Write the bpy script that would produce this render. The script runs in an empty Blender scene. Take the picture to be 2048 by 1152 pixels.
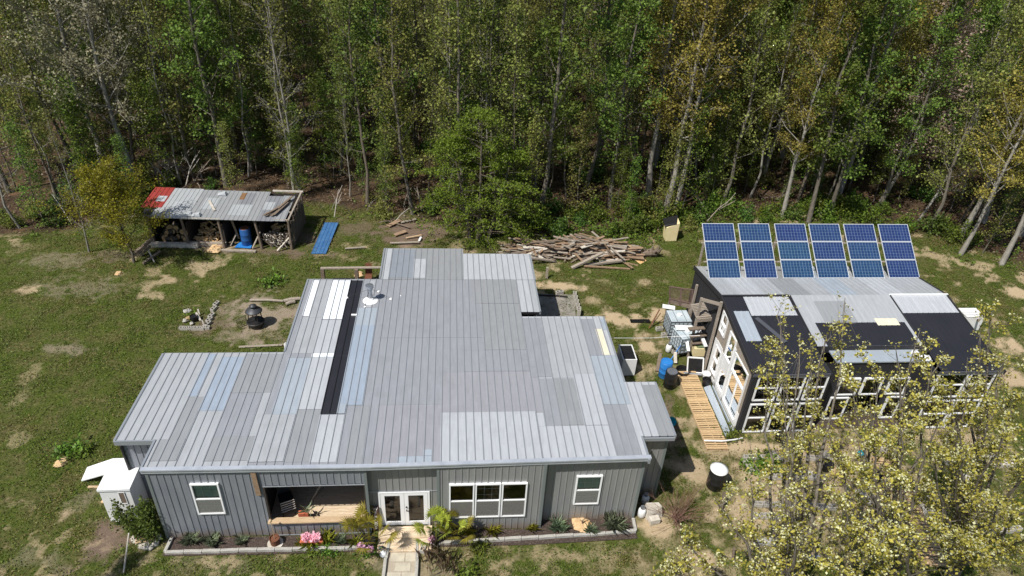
import bpy, math, random
import numpy as np
from mathutils import Matrix, Vector
random.seed(7); RNG = np.random.default_rng(7)
SC = bpy.context.scene; COL = SC.collection
rad = math.radians
# ------------------------------------------------------------------ camera
CAM_H = 23.0; FPX = 1420.0
_nad = np.array([898.0-1024.0, 2700.0-576.0, FPX])
_up = -_nad/np.linalg.norm(_nad); _fw = np.array([0, 0, 1.0])
_Y = _fw-(_fw@_up)*_up; _Y /= np.linalg.norm(_Y); _X = np.cross(_Y, _up)
RM = np.array([_X, _Y, _up]); CPOS = np.array([0, 0, CAM_H])
cam = bpy.data.cameras.new("camera"); cam_o = bpy.data.objects.new("camera", cam); COL.objects.link(cam_o)
cam.sensor_width = 36.0; cam.lens = 36.0*FPX/2048.0; cam.clip_end = 4000; cam.clip_start = 0.1
_r, _u2, _b = RM[:, 0], -RM[:, 1], -RM[:, 2]
cam_o.matrix_world = Matrix(((_r[0], _u2[0], _b[0], 0), (_r[1], _u2[1], _b[1], 0), (_r[2], _u2[2], _b[2], CAM_H), (0, 0, 0, 1)))
SC.camera = cam_o
# ------------------------------------------------------------------ world, sun, exposure
SUN_AZ, SUN_EL = rad(46.0), rad(55.5)        # direction light travels over the ground, elevation
w = bpy.data.worlds.new("World"); SC.world = w; w.use_nodes = True
nt = w.node_tree; bg = nt.nodes['Background']; sky = nt.nodes.new('ShaderNodeTexSky'); sky.sky_type = 'NISHITA'
sky.sun_disc = False; sky.sun_elevation = SUN_EL
_ts = (-math.cos(SUN_AZ), -math.sin(SUN_AZ)); sky.sun_rotation = math.atan2(_ts[0], _ts[1])
nt.links.new(sky.outputs[0], bg.inputs[0]); bg.inputs[1].default_value = 0.07
sl = bpy.data.lights.new("sun", 'SUN'); sl.energy = 4.2; sl.angle = rad(0.53); sl.color = (1.0, 0.95, 0.87)
so = bpy.data.objects.new("sun", sl); COL.objects.link(so)
_ld = Vector((math.cos(SUN_AZ)*math.cos(SUN_EL), math.sin(SUN_AZ)*math.cos(SUN_EL), -math.sin(SUN_EL)))
so.rotation_euler = _ld.to_track_quat('-Z', 'Y').to_euler(); so.location = (0, 0, 60)
SC.view_settings.view_transform = 'Standard'; SC.view_settings.look = 'None'; SC.view_settings.exposure = 0.45
SC.cycles.max_bounces = 8; SC.cycles.transparent_max_bounces = 12; SC.cycles.diffuse_bounces = 3
SC.cycles.use_denoising = True
# ------------------------------------------------------------------ survey helpers (points of the photograph back onto the ground)
def ray(px, py): return RM@np.array([px-1024.0, py-576.0, FPX])
def g(px, py, z=0.0):
    d = ray(px, py); t = (z-CAM_H)/d[2]; return Vector((d[0]*t, d[1]*t, z))
class Frame:
    def __init__(s, O, deg):
        s.O = np.array(O, float); a = rad(deg); s.rot = a
        s.U = np.array([math.cos(a), math.sin(a), 0]); s.V = np.array([-math.sin(a), math.cos(a), 0])
    def loc(s, p): d = np.array(p, float)-s.O; return (d@s.U, d@s.V, d[2])
    def onplane(s, px, py, n, c):                 # n.(u,v,z) = c in local coordinates
        d = ray(px, py); dl = np.array([d@s.U, d@s.V, d[2]]); ol = np.array(s.loc(CPOS)); n = np.array(n, float)
        t = (c-n@ol)/(n@dl); return ol+dl*t
    def wall(s, px, py, v): p = s.onplane(px, py, (0, 1, 0), v); return p[0], p[2]
    def side(s, px, py, u): p = s.onplane(px, py, (1, 0, 0), u); return p[1], p[2]
    def world(s, u, v, z=0): return Vector(s.O+s.U*u+s.V*v+np.array([0, 0, z]))
# ------------------------------------------------------------------ materials
def lin(c): c = c/255.0; return c/12.92 if c <= 0.04045 else ((c+0.055)/1.055)**2.4
def S(r, gg, b): return (lin(r), lin(gg), lin(b))
def mat(name, col, rough=0.7, metal=0.0, col2=None, scale=3.0, col3=None, stretch=(1, 1, 1), bump=0.0, bscale=20.0, detail=6.0, spec=0.4, lo=0.35, hi=0.65):
    m = bpy.data.materials.new(name); m.use_nodes = True; n = m.node_tree; L = n.links
    p = n.nodes['Principled BSDF']; p.inputs['Roughness'].default_value = rough; p.inputs['Metallic'].default_value = metal
    p.inputs['Specular IOR Level'].default_value = spec
    p.inputs['Base Color'].default_value = (*col, 1)
    if col2 or bump:
        tc = n.nodes.new('ShaderNodeTexCoord'); mp = n.nodes.new('ShaderNodeMapping'); L.new(tc.outputs['Object'], mp.inputs[0])
        mp.inputs['Scale'].default_value = stretch
    if col2:
        nz = n.nodes.new('ShaderNodeTexNoise'); nz.inputs['Scale'].default_value = scale; nz.inputs['Detail'].default_value = detail; nz.inputs['Roughness'].default_value = 0.65
        L.new(mp.outputs[0], nz.inputs[0]); cr = n.nodes.new('ShaderNodeValToRGB'); L.new(nz.outputs[0], cr.inputs[0])
        e = cr.color_ramp.elements; e[0].position = lo; e[1].position = hi; e[0].color = (*col, 1); e[1].color = (*col2, 1)
        if col3: x = e.new((lo+hi)/2); x.color = (*col3, 1)
        L.new(cr.outputs[0], p.inputs['Base Color'])
    if bump:
        nb = n.nodes.new('ShaderNodeTexNoise'); nb.inputs['Scale'].default_value = bscale; nb.inputs['Detail'].default_value = 5
        L.new(mp.outputs[0], nb.inputs[0]); bm = n.nodes.new('ShaderNodeBump'); bm.inputs['Strength'].default_value = bump; bm.inputs['Distance'].default_value = 0.05
        L.new(nb.outputs[0], bm.inputs['Height']); L.new(bm.outputs[0], p.inputs['Normal'])
    return m
def scl(c, k): return tuple(min(1, x*k) for x in c)
def tin(name, c, rough=0.5, k=0.82, metal=0.25):      # weathered sheet metal: streaks running down the sheet, blotches, a little grime
    m = mat(name, scl(c, k), rough, metal, col2=scl(c, 1.1), scale=2.2, stretch=(4, 0.5, 1), spec=0.4, lo=0.3, hi=0.7, detail=8)
    n = m.node_tree; L = n.links; p = n.nodes['Principled BSDF']; src = p.inputs['Base Color'].links[0].from_socket
    tc = n.nodes.new('ShaderNodeTexCoord'); nz = n.nodes.new('ShaderNodeTexNoise'); nz.inputs['Scale'].default_value = .9; nz.inputs['Detail'].default_value = 9; nz.inputs['Roughness'].default_value = .7; L.new(tc.outputs['Object'], nz.inputs[0])
    mr = n.nodes.new('ShaderNodeMapRange'); mr.inputs[1].default_value = .5; mr.inputs[2].default_value = .75; mr.inputs[4].default_value = .55; L.new(nz.outputs[0], mr.inputs[0])
    mx = n.nodes.new('ShaderNodeMix'); mx.data_type = 'RGBA'; L.new(mr.outputs[0], mx.inputs[0]); L.new(src, mx.inputs[6]); mx.inputs[7].default_value = (*[x*.72+.01 for x in c], 1); L.new(mx.outputs[2], p.inputs['Base Color'])
    r2 = n.nodes.new('ShaderNodeMapRange'); r2.inputs[3].default_value = rough-.12; r2.inputs[4].default_value = rough+.2; L.new(nz.outputs[0], r2.inputs[0]); L.new(r2.outputs[0], p.inputs['Roughness'])
    return m
def leafmat(name, col, var=0.5, hue=0.04, trans=0.35):
    m = bpy.data.materials.new(name); m.use_nodes = True; n = m.node_tree; L = n.links
    for x in list(n.nodes): n.nodes.remove(x)
    out = n.nodes.new('ShaderNodeOutputMaterial'); at = n.nodes.new('ShaderNodeAttribute'); at.attribute_name = 'tint'
    oi = n.nodes.new('ShaderNodeObjectInfo'); hs = n.nodes.new('ShaderNodeHueSaturation'); hs.inputs['Color'].default_value = (*col, 1)
    mr = n.nodes.new('ShaderNodeMapRange'); mr.inputs[3].default_value = 1-var; mr.inputs[4].default_value = 1+var; L.new(at.outputs['Fac'], mr.inputs[0])
    m2 = n.nodes.new('ShaderNodeMapRange'); m2.inputs[3].default_value = 0.5-hue; m2.inputs[4].default_value = 0.5+hue*0.6; L.new(oi.outputs['Random'], m2.inputs[0])
    m3 = n.nodes.new('ShaderNodeMapRange'); m3.inputs[3].default_value = 0.75; m3.inputs[4].default_value = 1.2; L.new(oi.outputs['Random'], m3.inputs[0])
    mu = n.nodes.new('ShaderNodeMath'); mu.operation = 'MULTIPLY'; L.new(mr.outputs[0], mu.inputs[0]); L.new(m3.outputs[0], mu.inputs[1])
    L.new(m2.outputs[0], hs.inputs['Hue']); L.new(mu.outputs[0], hs.inputs['Value'])
    d = n.nodes.new('ShaderNodeBsdfPrincipled'); d.inputs['Roughness'].default_value = 0.55; d.inputs['Specular IOR Level'].default_value = 0.3
    t = n.nodes.new('ShaderNodeBsdfTranslucent'); mx = n.nodes.new('ShaderNodeMixShader'); mx.inputs[0].default_value = trans
    L.new(hs.outputs[0], d.inputs['Base Color']); L.new(hs.outputs[0], t.inputs[0]); L.new(d.outputs[0], mx.inputs[1]); L.new(t.outputs[0], mx.inputs[2])
    L.new(mx.outputs[0], out.inputs[0]); return m
def glassmat(name, tint=(0.92, 0.94, 0.93), refl=1.0):
    m = bpy.data.materials.new(name); m.use_nodes = True; n = m.node_tree; L = n.links
    for x in list(n.nodes): n.nodes.remove(x)
    out = n.nodes.new('ShaderNodeOutputMaterial'); tr = n.nodes.new('ShaderNodeBsdfTransparent'); tr.inputs[0].default_value = (*tint, 1)
    gl = n.nodes.new('ShaderNodeBsdfGlossy'); gl.inputs['Roughness'].default_value = 0.03; gl.inputs[0].default_value = (refl, refl, refl, 1)
    fr = n.nodes.new('ShaderNodeFresnel'); fr.inputs[0].default_value = 1.6; mx = n.nodes.new('ShaderNodeMixShader')
    L.new(fr.outputs[0], mx.inputs[0]); L.new(tr.outputs[0], mx.inputs[1]); L.new(gl.outputs[0], mx.inputs[2]); L.new(mx.outputs[0], out.inputs[0]); return m
M = {}
M['white'] = mat('white_paint', (0.78, 0.79, 0.8), 0.45, col2=(0.7, 0.71, 0.71), scale=2)
M['whitevinyl'] = mat('white_vinyl', (0.82, 0.83, 0.84), 0.35)
M['siding'] = mat('grey_siding', S(128, 133, 143), 0.42, 0.25, col2=S(144, 148, 155), scale=1.2, stretch=(3, 3, .5))
M['siding_warm'] = mat('grey_green_siding', S(138, 139, 142), 0.42, 0.25, col2=S(148, 150, 149), scale=1.2, stretch=(3, 3, .5))
M['darkwood'] = mat('dark_stained_wood', S(48, 44, 42), 0.8, col2=S(66, 60, 56), scale=4, stretch=(8, 8, 1), bump=.4)
M['blackpaint'] = mat('black_painted_board', S(34, 34, 38), 0.65, col2=S(48, 48, 52), scale=5, stretch=(6, 6, 1))
M['greywood'] = mat('weathered_grey_wood', S(128, 118, 106), 0.85, col2=S(168, 158, 146), scale=6, stretch=(1, 6, 6), bump=.3)
M['brownwood'] = mat('weathered_brown_wood', S(120, 98, 78), 0.85, col2=S(160, 136, 112), scale=6, stretch=(1, 6, 6), bump=.3)
M['barnwood'] = mat('old_barn_wood', S(92, 80, 70), 0.88, col2=S(132, 118, 104), scale=6, stretch=(1, 6, 6), bump=.3)
M['tanwood'] = mat('tan_wood', S(166, 142, 112), 0.8, col2=S(196, 172, 140), scale=6, stretch=(1, 6, 6))
M['palewood'] = mat('pale_pallet_wood', S(188, 164, 126), 0.8, col2=S(212, 190, 154), scale=5, stretch=(1, 8, 8), col3=S(174, 144, 104))
M['porchwood'] = mat('bleached_deck_boards', S(188, 172, 150), 0.8, col2=S(214, 202, 184), scale=3, stretch=(1.2, 9, 1), col3=S(200, 178, 148))
M['floorwood'] = mat('oak_floor', S(120, 94, 64), 0.5, col2=S(146, 118, 84), scale=4, stretch=(1, 8, 1))
M['concrete'] = mat('concrete', S(150, 148, 142), 0.9, col2=S(178, 176, 170), scale=6, bump=.3)
M['darkconcrete'] = mat('damp_concrete', S(116, 112, 106), 0.9, col2=S(146, 141, 134), scale=1.5, bump=.3)
M['block'] = mat('cinder_block', S(154, 150, 142), 0.95, col2=S(176, 172, 164), scale=9, bump=.4)
M['blacksteel'] = mat('black_steel', S(38, 38, 40), 0.5, 0.3, col2=S(52, 50, 50), scale=5)
M['galv'] = mat('galvanised_steel', S(190, 194, 200), 0.3, 0.8, col2=S(170, 172, 178), scale=4)
M['bluepl'] = mat('blue_plastic', S(38, 112, 186), 0.4, col2=S(56, 128, 198), scale=2)
M['bluedark'] = mat('dark_blue_drum', S(30, 78, 140), 0.45, col2=S(46, 92, 150), scale=5)
M['bluetin'] = mat('blue_sheet_metal', S(54, 98, 148), 0.5, 0.1, col2=S(74, 116, 162), scale=3)
M['teal'] = mat('teal_plastic', S(30, 140, 156), 0.4)
M['blackpl'] = mat('black_plastic', S(30, 30, 32), 0.45)
M['terracotta'] = mat('terracotta', S(172, 92, 66), 0.8, col2=S(188, 106, 78), scale=8)
M['rust'] = mat('rusty_steel', S(98, 62, 46), 0.85, 0.2, col2=S(124, 82, 60), scale=10)
M['redtin'] = tin('red_painted_tin', S(150, 58, 54), .55, metal=0.1)
M['cream'] = mat('cream_paint', S(214, 198, 150), 0.6, col2=S(224, 210, 168), scale=3)
M['ibc'] = mat('milky_tank_plastic', S(168, 182, 190), 0.35, col2=S(188, 198, 204), scale=2)
M['glass'] = glassmat('window_glass'); M['gglass'] = glassmat('greenhouse_glass', (0.82, 0.86, 0.83))
def screenmat():
    m = bpy.data.materials.new('insect_screen'); m.use_nodes = True; n = m.node_tree; L = n.links; p = n.nodes['Principled BSDF']; p.inputs['Base Color'].default_value = (.34, .33, .31, 1); p.inputs['Roughness'].default_value = .9
    tr = n.nodes.new('ShaderNodeBsdfTransparent'); mx = n.nodes.new('ShaderNodeMixShader'); mx.inputs[0].default_value = .42; L.new(tr.outputs[0], mx.inputs[1]); L.new(p.outputs[0], mx.inputs[2]); L.new(mx.outputs[0], n.nodes['Material Output'].inputs[0]); return m
M['screen'] = screenmat()
M['blind'] = mat('pale_green_blind', S(176, 204, 186), 0.6)
M['pvcell'] = None
M['mulch'] = mat('dark_mulch', S(52, 46, 43), 0.95, col2=S(128, 112, 100), scale=22, bump=.9, bscale=40, col3=S(74, 63, 57), lo=.32, hi=.75)
M['paver'] = mat('sandstone_paver', S(168, 161, 146), 0.9, col2=S(188, 181, 164), scale=3)
M['gravel'] = mat('pea_gravel', S(140, 128, 112), 0.95, col2=S(196, 186, 170), scale=60, bump=.6, bscale=80)
M['stone'] = mat('pale_stone', S(170, 162, 150), 0.9, col2=S(200, 194, 184), scale=5, bump=.4)
M['sand'] = mat('sandy_soil', S(188, 156, 116), 0.95, col2=S(206, 178, 138), scale=6, bump=.4)
M['pink'] = mat('pink_petals', S(232, 160, 190), 0.7, col2=S(244, 190, 210), scale=30)
M['bark'] = mat('grey_bark', S(84, 78, 68), 0.9, col2=S(122, 116, 106), scale=3, stretch=(4, 4, 1), bump=.5)
M['barkdark'] = mat('brown_bark', S(84, 76, 66), 0.9, col2=S(116, 106, 94), scale=3, stretch=(4, 4, 1), bump=.5)
M['barkpale'] = mat('pale_bark', S(126, 121, 112), 0.9, col2=S(160, 156, 148), scale=2, stretch=(4, 4, 1), bump=.5)
M['endgrain'] = mat('cut_log_end', S(196, 158, 106), 0.85, col2=S(216, 184, 134), scale=8)
M['lf_green'] = leafmat('fresh_green_leaves', (0.145, 0.225, 0.04), hue=.025, trans=.45)
M['lf_olive'] = leafmat('olive_spring_leaves', (0.215, 0.23, 0.056), hue=.025, trans=.45)
M['lf_pale'] = leafmat('pale_blossom_leaves', (0.34, 0.325, 0.20), hue=.01)
M['lf_gold'] = leafmat('golden_catkins', (0.31, 0.265, 0.055), hue=.006, trans=.45)
M['lf_pink'] = leafmat('pinkish_brown_buds', (0.31, 0.23, 0.185), hue=.005)
M['lf_fine'] = leafmat('feathery_needles', (0.13, 0.185, 0.02), hue=0, trans=.45)
M['lf_yel'] = leafmat('yellow_spring_foliage', (0.30, 0.275, 0.02), hue=0, trans=.45)
M['lf_bush'] = leafmat('bush_leaves', (0.085, 0.15, 0.026), trans=.4)
M['lf_weed'] = leafmat('weedy_leaves', (0.11, 0.175, 0.022), var=.6, trans=.4)
M['lf_pear'] = leafmat('yellow_green_leaves', (0.37, 0.335, 0.062), var=.5, trans=.4, hue=0)
M['lf_cream'] = leafmat('cream_blossoms', (0.56, 0.56, 0.33), var=.25, trans=.3, hue=0)
M['lf_palm'] = leafmat('palm_fronds', (0.34, 0.36, 0.05), trans=.45)
M['lf_yucca'] = leafmat('blue_green_blades', (0.32, 0.40, 0.26), trans=.45)
M['lf_dry'] = leafmat('dry_stalks', (0.30, 0.24, 0.15))
M['twig'] = mat('reddish_twigs', S(120, 92, 80), 0.9)
def splash(m, h=.55, col=S(132, 112, 90)):
    n = m.node_tree; L = n.links; p = n.nodes['Principled BSDF']; src = p.inputs['Base Color'].links[0].from_socket
    tc = n.nodes.new('ShaderNodeTexCoord'); sp = n.nodes.new('ShaderNodeSeparateXYZ'); L.new(tc.outputs['Object'], sp.inputs[0]); nz = n.nodes.new('ShaderNodeTexNoise'); nz.inputs['Scale'].default_value = 3; nz.inputs['Detail'].default_value = 8; L.new(tc.outputs['Object'], nz.inputs[0])
    a = n.nodes.new('ShaderNodeMath'); a.operation = 'MULTIPLY_ADD'; L.new(nz.outputs[0], a.inputs[0]); a.inputs[1].default_value = -.9; L.new(sp.outputs[2], a.inputs[2])
    r = n.nodes.new('ShaderNodeMapRange'); r.inputs[1].default_value = -.5; r.inputs[2].default_value = h-.5; r.inputs[3].default_value = .75; r.inputs[4].default_value = 0; L.new(a.outputs[0], r.inputs[0])
    mx = n.nodes.new('ShaderNodeMix'); mx.data_type = 'RGBA'; L.new(r.outputs[0], mx.inputs[0]); L.new(src, mx.inputs[6]); mx.inputs[7].default_value = (*col, 1); L.new(mx.outputs[2], p.inputs['Base Color'])
splash(M['siding']); splash(M['siding_warm'])
# ------------------------------------------------------------------ mesh helpers
class MB:
    def __init__(s): s.v = []; s.f = []; s.m = []
    def add(s, vs, fs, m=0):
        b = len(s.v); s.v += [tuple(x) for x in vs]; s.f += [tuple(i+b for i in f) for f in fs]; s.m += [m]*len(fs); return s
    def box(s, x0, y0, z0, x1, y1, z1, m=0):
        return s.add([(x0, y0, z0), (x1, y0, z0), (x1, y1, z0), (x0, y1, z0), (x0, y0, z1), (x1, y0, z1), (x1, y1, z1), (x0, y1, z1)],
                     [(0, 3, 2, 1), (4, 5, 6, 7), (0, 1, 5, 4), (1, 2, 6, 5), (2, 3, 7, 6), (3, 0, 4, 7)], m)
    def hexa(s, p, m=0):                       # eight corners: bottom ring then top ring
        return s.add(p, [(0, 3, 2, 1), (4, 5, 6, 7), (0, 1, 5, 4), (1, 2, 6, 5), (2, 3, 7, 6), (3, 0, 4, 7)], m)
    def bar(s, a, b, w, h, m=0, upv=(0, 0, 1)):
        a = Vector(a); b = Vector(b); d = (b-a).normalized(); u = Vector(upv)
        if abs(d.dot(u)) > .95: u = Vector((0, 1, 0))
        r = d.cross(u).normalized()*w/2; q = r.cross(d).normalized()*h/2
        return s.hexa([a-r-q, a+r-q, a+r+q, a-r+q, b-r-q, b+r-q, b+r+q, b-r+q], m)
    def tube(s, pts, rs, n=7, m=0, cap=True):
        pts = [Vector(p) for p in pts]; k = len(pts); rs = rs if hasattr(rs, '__len__') else [rs]*k; vs = []
        for i, p in enumerate(pts):
            d = (pts[min(i+1, k-1)]-pts[max(i-1, 0)]).normalized(); u = Vector((0, 0, 1)) if abs(d.z) < .9 else Vector((1, 0, 0))
            x = d.cross(u).normalized(); y = d.cross(x)
            vs += [p+(x*math.cos(2*math.pi*j/n)+y*math.sin(2*math.pi*j/n))*rs[i] for j in range(n)]
        fs = [(i*n+j, i*n+(j+1) % n, (i+1)*n+(j+1) % n, (i+1)*n+j) for i in range(k-1) for j in range(n)]
        if cap: fs += [tuple(range(n))[::-1], tuple(range((k-1)*n, k*n))]
        return s.add(vs, fs, m)
    def lathe(s, prof, c=(0, 0, 0), n=18, m=0):
        vs = [(c[0]+r*math.cos(2*math.pi*j/n), c[1]+r*math.sin(2*math.pi*j/n), c[2]+z) for r, z in prof for j in range(n)]
        fs = [(i*n+j, i*n+(j+1) % n, (i+1)*n+(j+1) % n, (i+1)*n+j) for i in range(len(prof)-1) for j in range(n)]
        if prof[0][0] > .001: fs.append(tuple(range(n))[::-1])
        if prof[-1][0] > .001: fs.append(tuple(range((len(prof)-1)*n, len(prof)*n)))
        return s.add(vs, fs, m)
    def rock(s, c, r, rng, m=0, sq=.7):
        n, k = 9, 5; vs = []
        ph = rng.random()*6
        for i in range(k+1):
            t = math.pi*i/k
            for j in range(n):
                a = 2*math.pi*j/n+ph; q = r*(1+.22*math.sin(2.3*a+i*1.7+ph)+.12*(rng.random()-.5))
                vs.append((c[0]+q*math.sin(t)*math.cos(a), c[1]+q*math.sin(t)*math.sin(a), c[2]+q*sq*math.cos(t)))
        fs = [(i*n+j, (i+1)*n+j, (i+1)*n+(j+1) % n, i*n+(j+1) % n) for i in range(k) for j in range(n)]
        return s.add(vs, fs, m)
    def corr(s, O, eS, eT, eN, s0, s1, t0, t1, pitch=.305, h=.025, rw=.06, openings=(), m=0, phase=0.0, lift=0.0, skirt=0.0, mr=None, ms=None):
        # ribbed sheet metal: ribs run along eT; openings are (s0,s1,t0,t1) holes
        O, eS, eT, eN = map(np.array, (O, eS, eT, eN)); f0 = t0 if callable(t0) else (lambda q: t0); f1 = t1 if callable(t1) else (lambda q: t1)
        def prof(q):
            k = (q-phase) % pitch
            return h*(k/(.2*rw) if k < .2*rw else 1 if k < .8*rw else (rw-k)/(.2*rw) if k < rw else 0)
        bs = {s0, s1}; i = math.floor((s0-phase)/pitch)-1
        while phase+i*pitch < s1+.1:
            for d in (0, .2*rw, .8*rw, rw):
                q = phase+i*pitch+d
                if s0 < q < s1: bs.add(q)
            i += 1
        for o in openings:
            for q in o[:2]:
                if s0 < q < s1: bs.add(q)
        bs = sorted(bs)
        for a, b in zip(bs[:-1], bs[1:]):
            if b-a < 1e-5: continue
            mid = (a+b)/2; iv = [(None, None)]; cuts = sorted([(o[2], o[3]) for o in openings if o[0] < mid < o[1]])
            segs = []; cur = None
            for c0, c1 in cuts: segs.append((cur, c0)); cur = c1
            segs.append((cur, None))
            e = 1e-6
            pa, pb = prof(a+e)+lift, prof(b-e)+lift
            for lo, hi in segs:
                la, lb = (f0(a), f0(b)) if lo is None else (lo, lo); ha, hb = (f1(a), f1(b)) if hi is None else (hi, hi)
                if ha-la < .002 and hb-lb < .002: continue
                mm = mr if (mr is not None and max(pa, pb)-lift > h*.5) else m
                s.add([O+eS*a+eT*la+eN*pa, O+eS*b+eT*lb+eN*pb, O+eS*b+eT*hb+eN*pb, O+eS*a+eT*ha+eN*pa], [(0, 1, 2, 3)], mm)
                if skirt:
                    s.add([O+eS*a+eT*la+eN*pa, O+eS*a+eT*la+eN*(pa-skirt), O+eS*b+eT*lb+eN*(pb-skirt), O+eS*b+eT*lb+eN*pb], [(0, 1, 2, 3)], mm if ms is None else ms)
                    if ms is not None: s.add([O+eS*a+eT*ha+eN*pa, O+eS*a+eT*(ha+.022)+eN*(pa-skirt), O+eS*b+eT*(hb+.022)+eN*(pb-skirt), O+eS*b+eT*hb+eN*pb], [(0, 1, 2, 3)], ms)
        return s
    def build(s, name, mats, parent=None, smooth=False):
        me = bpy.data.meshes.new(name); me.from_pydata([tuple(x) for x in s.v], [], s.f)
        for x in (mats if isinstance(mats, (list, tuple)) else [mats]): me.materials.append(M[x] if isinstance(x, str) else x)
        if any(s.m): me.polygons.foreach_set('material_index', s.m)
        if smooth: me.polygons.foreach_set('use_smooth', [True]*len(me.polygons))
        o = bpy.data.objects.new(name, me); COL.objects.link(o)
        if parent: o.parent = parent
        return o
def npmesh(name, verts, quads, mats, tint=None, midx=None):
    me = bpy.data.meshes.new(name); verts = np.asarray(verts, np.float32); quads = np.asarray(quads, np.int32); k = quads.shape[1]
    me.vertices.add(len(verts)); me.vertices.foreach_set('co', verts.ravel())
    me.loops.add(quads.size); me.loops.foreach_set('vertex_index', quads.ravel())
    me.polygons.add(len(quads)); me.polygons.foreach_set('loop_start', np.arange(len(quads), dtype=np.int32)*k)
    for x in mats: me.materials.append(M[x] if isinstance(x, str) else x)
    if midx is not None: me.polygons.foreach_set('material_index', np.asarray(midx, np.int32))
    if tint is not None:
        a = me.attributes.new('tint', 'FLOAT', 'FACE'); a.data.foreach_set('value', np.asarray(tint, np.float32))
    me.update(calc_edges=True); return me
def obj(name, me, parent=None, loc=None, rz=0):
    o = bpy.data.objects.new(name, me); COL.objects.link(o)
    if parent: o.parent = parent
    if loc is not None: o.location = loc
    if rz: o.rotation_euler = (0, 0, rz)
    return o
def tag(o, label, cat, group=None, kind=None):
    if label: o['label'] = label
    if cat: o['category'] = cat
    if group: o['group'] = group
    if kind: o['kind'] = kind
    return o
def thing(name, label, cat, loc=(0, 0, 0), rz=0, group=None):
    o = bpy.data.objects.new(name, None); COL.objects.link(o); o.location = loc; o.rotation_euler = (0, 0, rz); o.empty_display_size = .2
    return tag(o, label, cat, group)
def dup(root, loc, rz=0, label=None, scale=None, group=None):
    r = root.copy(); COL.objects.link(r); r.location = loc; r.rotation_euler = (0, 0, rz)
    if scale: r.scale = (scale,)*3 if not hasattr(scale, '__len__') else scale
    if label: r['label'] = label
    if group: r['group'] = group
    for ch in list(root.children):
        c = ch.copy(); COL.objects.link(c); c.parent = r
        for gch in ch.children: d = gch.copy(); COL.objects.link(d); d.parent = c
    return r
def single(mb, name, mats, label, cat, group=None, loc=None, rz=0, smooth=False):
    o = mb.build(name, mats, None, smooth); tag(o, label, cat, group)
    if loc is not None: o.location = loc
    o.rotation_euler = (0, 0, rz); return o
# numpy foliage
def leaves(centers, size, rng, up=.35, aspect=.6, jit=.35, dirs=None):
    n = len(centers); c = np.asarray(centers); nr = rng.normal(size=(n, 3)); nr[:, 2] = np.abs(nr[:, 2])+up; nr /= np.linalg.norm(nr, axis=1)[:, None]
    t = rng.normal(size=(n, 3)) if dirs is None else dirs+rng.normal(size=(n, 3))*.4
    t -= (t*nr).sum(1)[:, None]*nr; t /= np.linalg.norm(t, axis=1)[:, None]+1e-9
    b = np.cross(nr, t); s = (size*(1+jit*rng.normal(size=n)).clip(.4, 1.8))[:, None]
    v = np.stack([c, c+t*s*.5+b*s*aspect*.5+nr*s*.06, c+t*s, c+t*s*.5-b*s*aspect*.5+nr*s*.06], 1).reshape(-1, 3)
    return v, np.arange(4*n).reshape(n, 4), rng.random(n)
def blades(centers, hgt, wid, rng, lean=.5, az=None):
    n = len(centers); c = np.asarray(centers); a = rng.random(n)*2*math.pi if az is None else az; h = hgt*(.6+.8*rng.random(n)); l = lean*(.3+rng.random(n))
    d = np.stack([np.cos(a), np.sin(a), np.zeros(n)], 1); sd = np.stack([-np.sin(a), np.cos(a), np.zeros(n)], 1)*wid/2
    m1 = c+d*(h*l*.35)[:, None]; m1[:, 2] += h*.6; tp = c+d*(h*l)[:, None]; tp[:, 2] += h*(1-.25*l)
    v = np.stack([c-sd, c+sd, m1+sd, tp, m1-sd], 1)
    q = np.arange(5*n).reshape(n, 5)
    return v.reshape(-1, 3), np.concatenate([q[:, [0, 1, 2, 4]], q[:, [4, 2, 3, 3]]])[:n] if False else q, rng.random(n)
# ------------------------------------------------------------------ ground
def vnoise(x, y, sc, seed):
    r = np.random.default_rng(seed).random((256, 256)); x = x/sc+1000; y = y/sc+1000
    xi = np.floor(x).astype(int); yi = np.floor(y).astype(int); fx = x-xi; fy = y-yi; fx = fx*fx*(3-2*fx); fy = fy*fy*(3-2*fy)
    q = lambda a, b: r[a % 256, b % 256]
    return (q(xi, yi)*(1-fx)+q(xi+1, yi)*fx)*(1-fy)+(q(xi, yi+1)*(1-fx)+q(xi+1, yi+1)*fx)*fy
def fbm(x, y, sc, seed, o=4):
    t = 0; a = 1; n = 0
    for i in range(o): t = t+a*vnoise(x, y, sc/2**i, seed+i); n += a; a *= .55
    return t/n
EDGE = [(-400, 520), (0, 478), (150, 452), (300, 415), (480, 405), (640, 412), (800, 432), (1000, 452), (1080, 470), (1330, 455), (1450, 440), (1620, 432), (1760, 450), (1900, 492), (2048, 540), (2500, 600)]
_ex = np.array([g(*p).x for p in EDGE]); _ey = np.array([g(*p).y for p in EDGE]); _o = np.argsort(_ex)
def edge_y(x): return np.interp(x, _ex[_o], _ey[_o])
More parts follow.
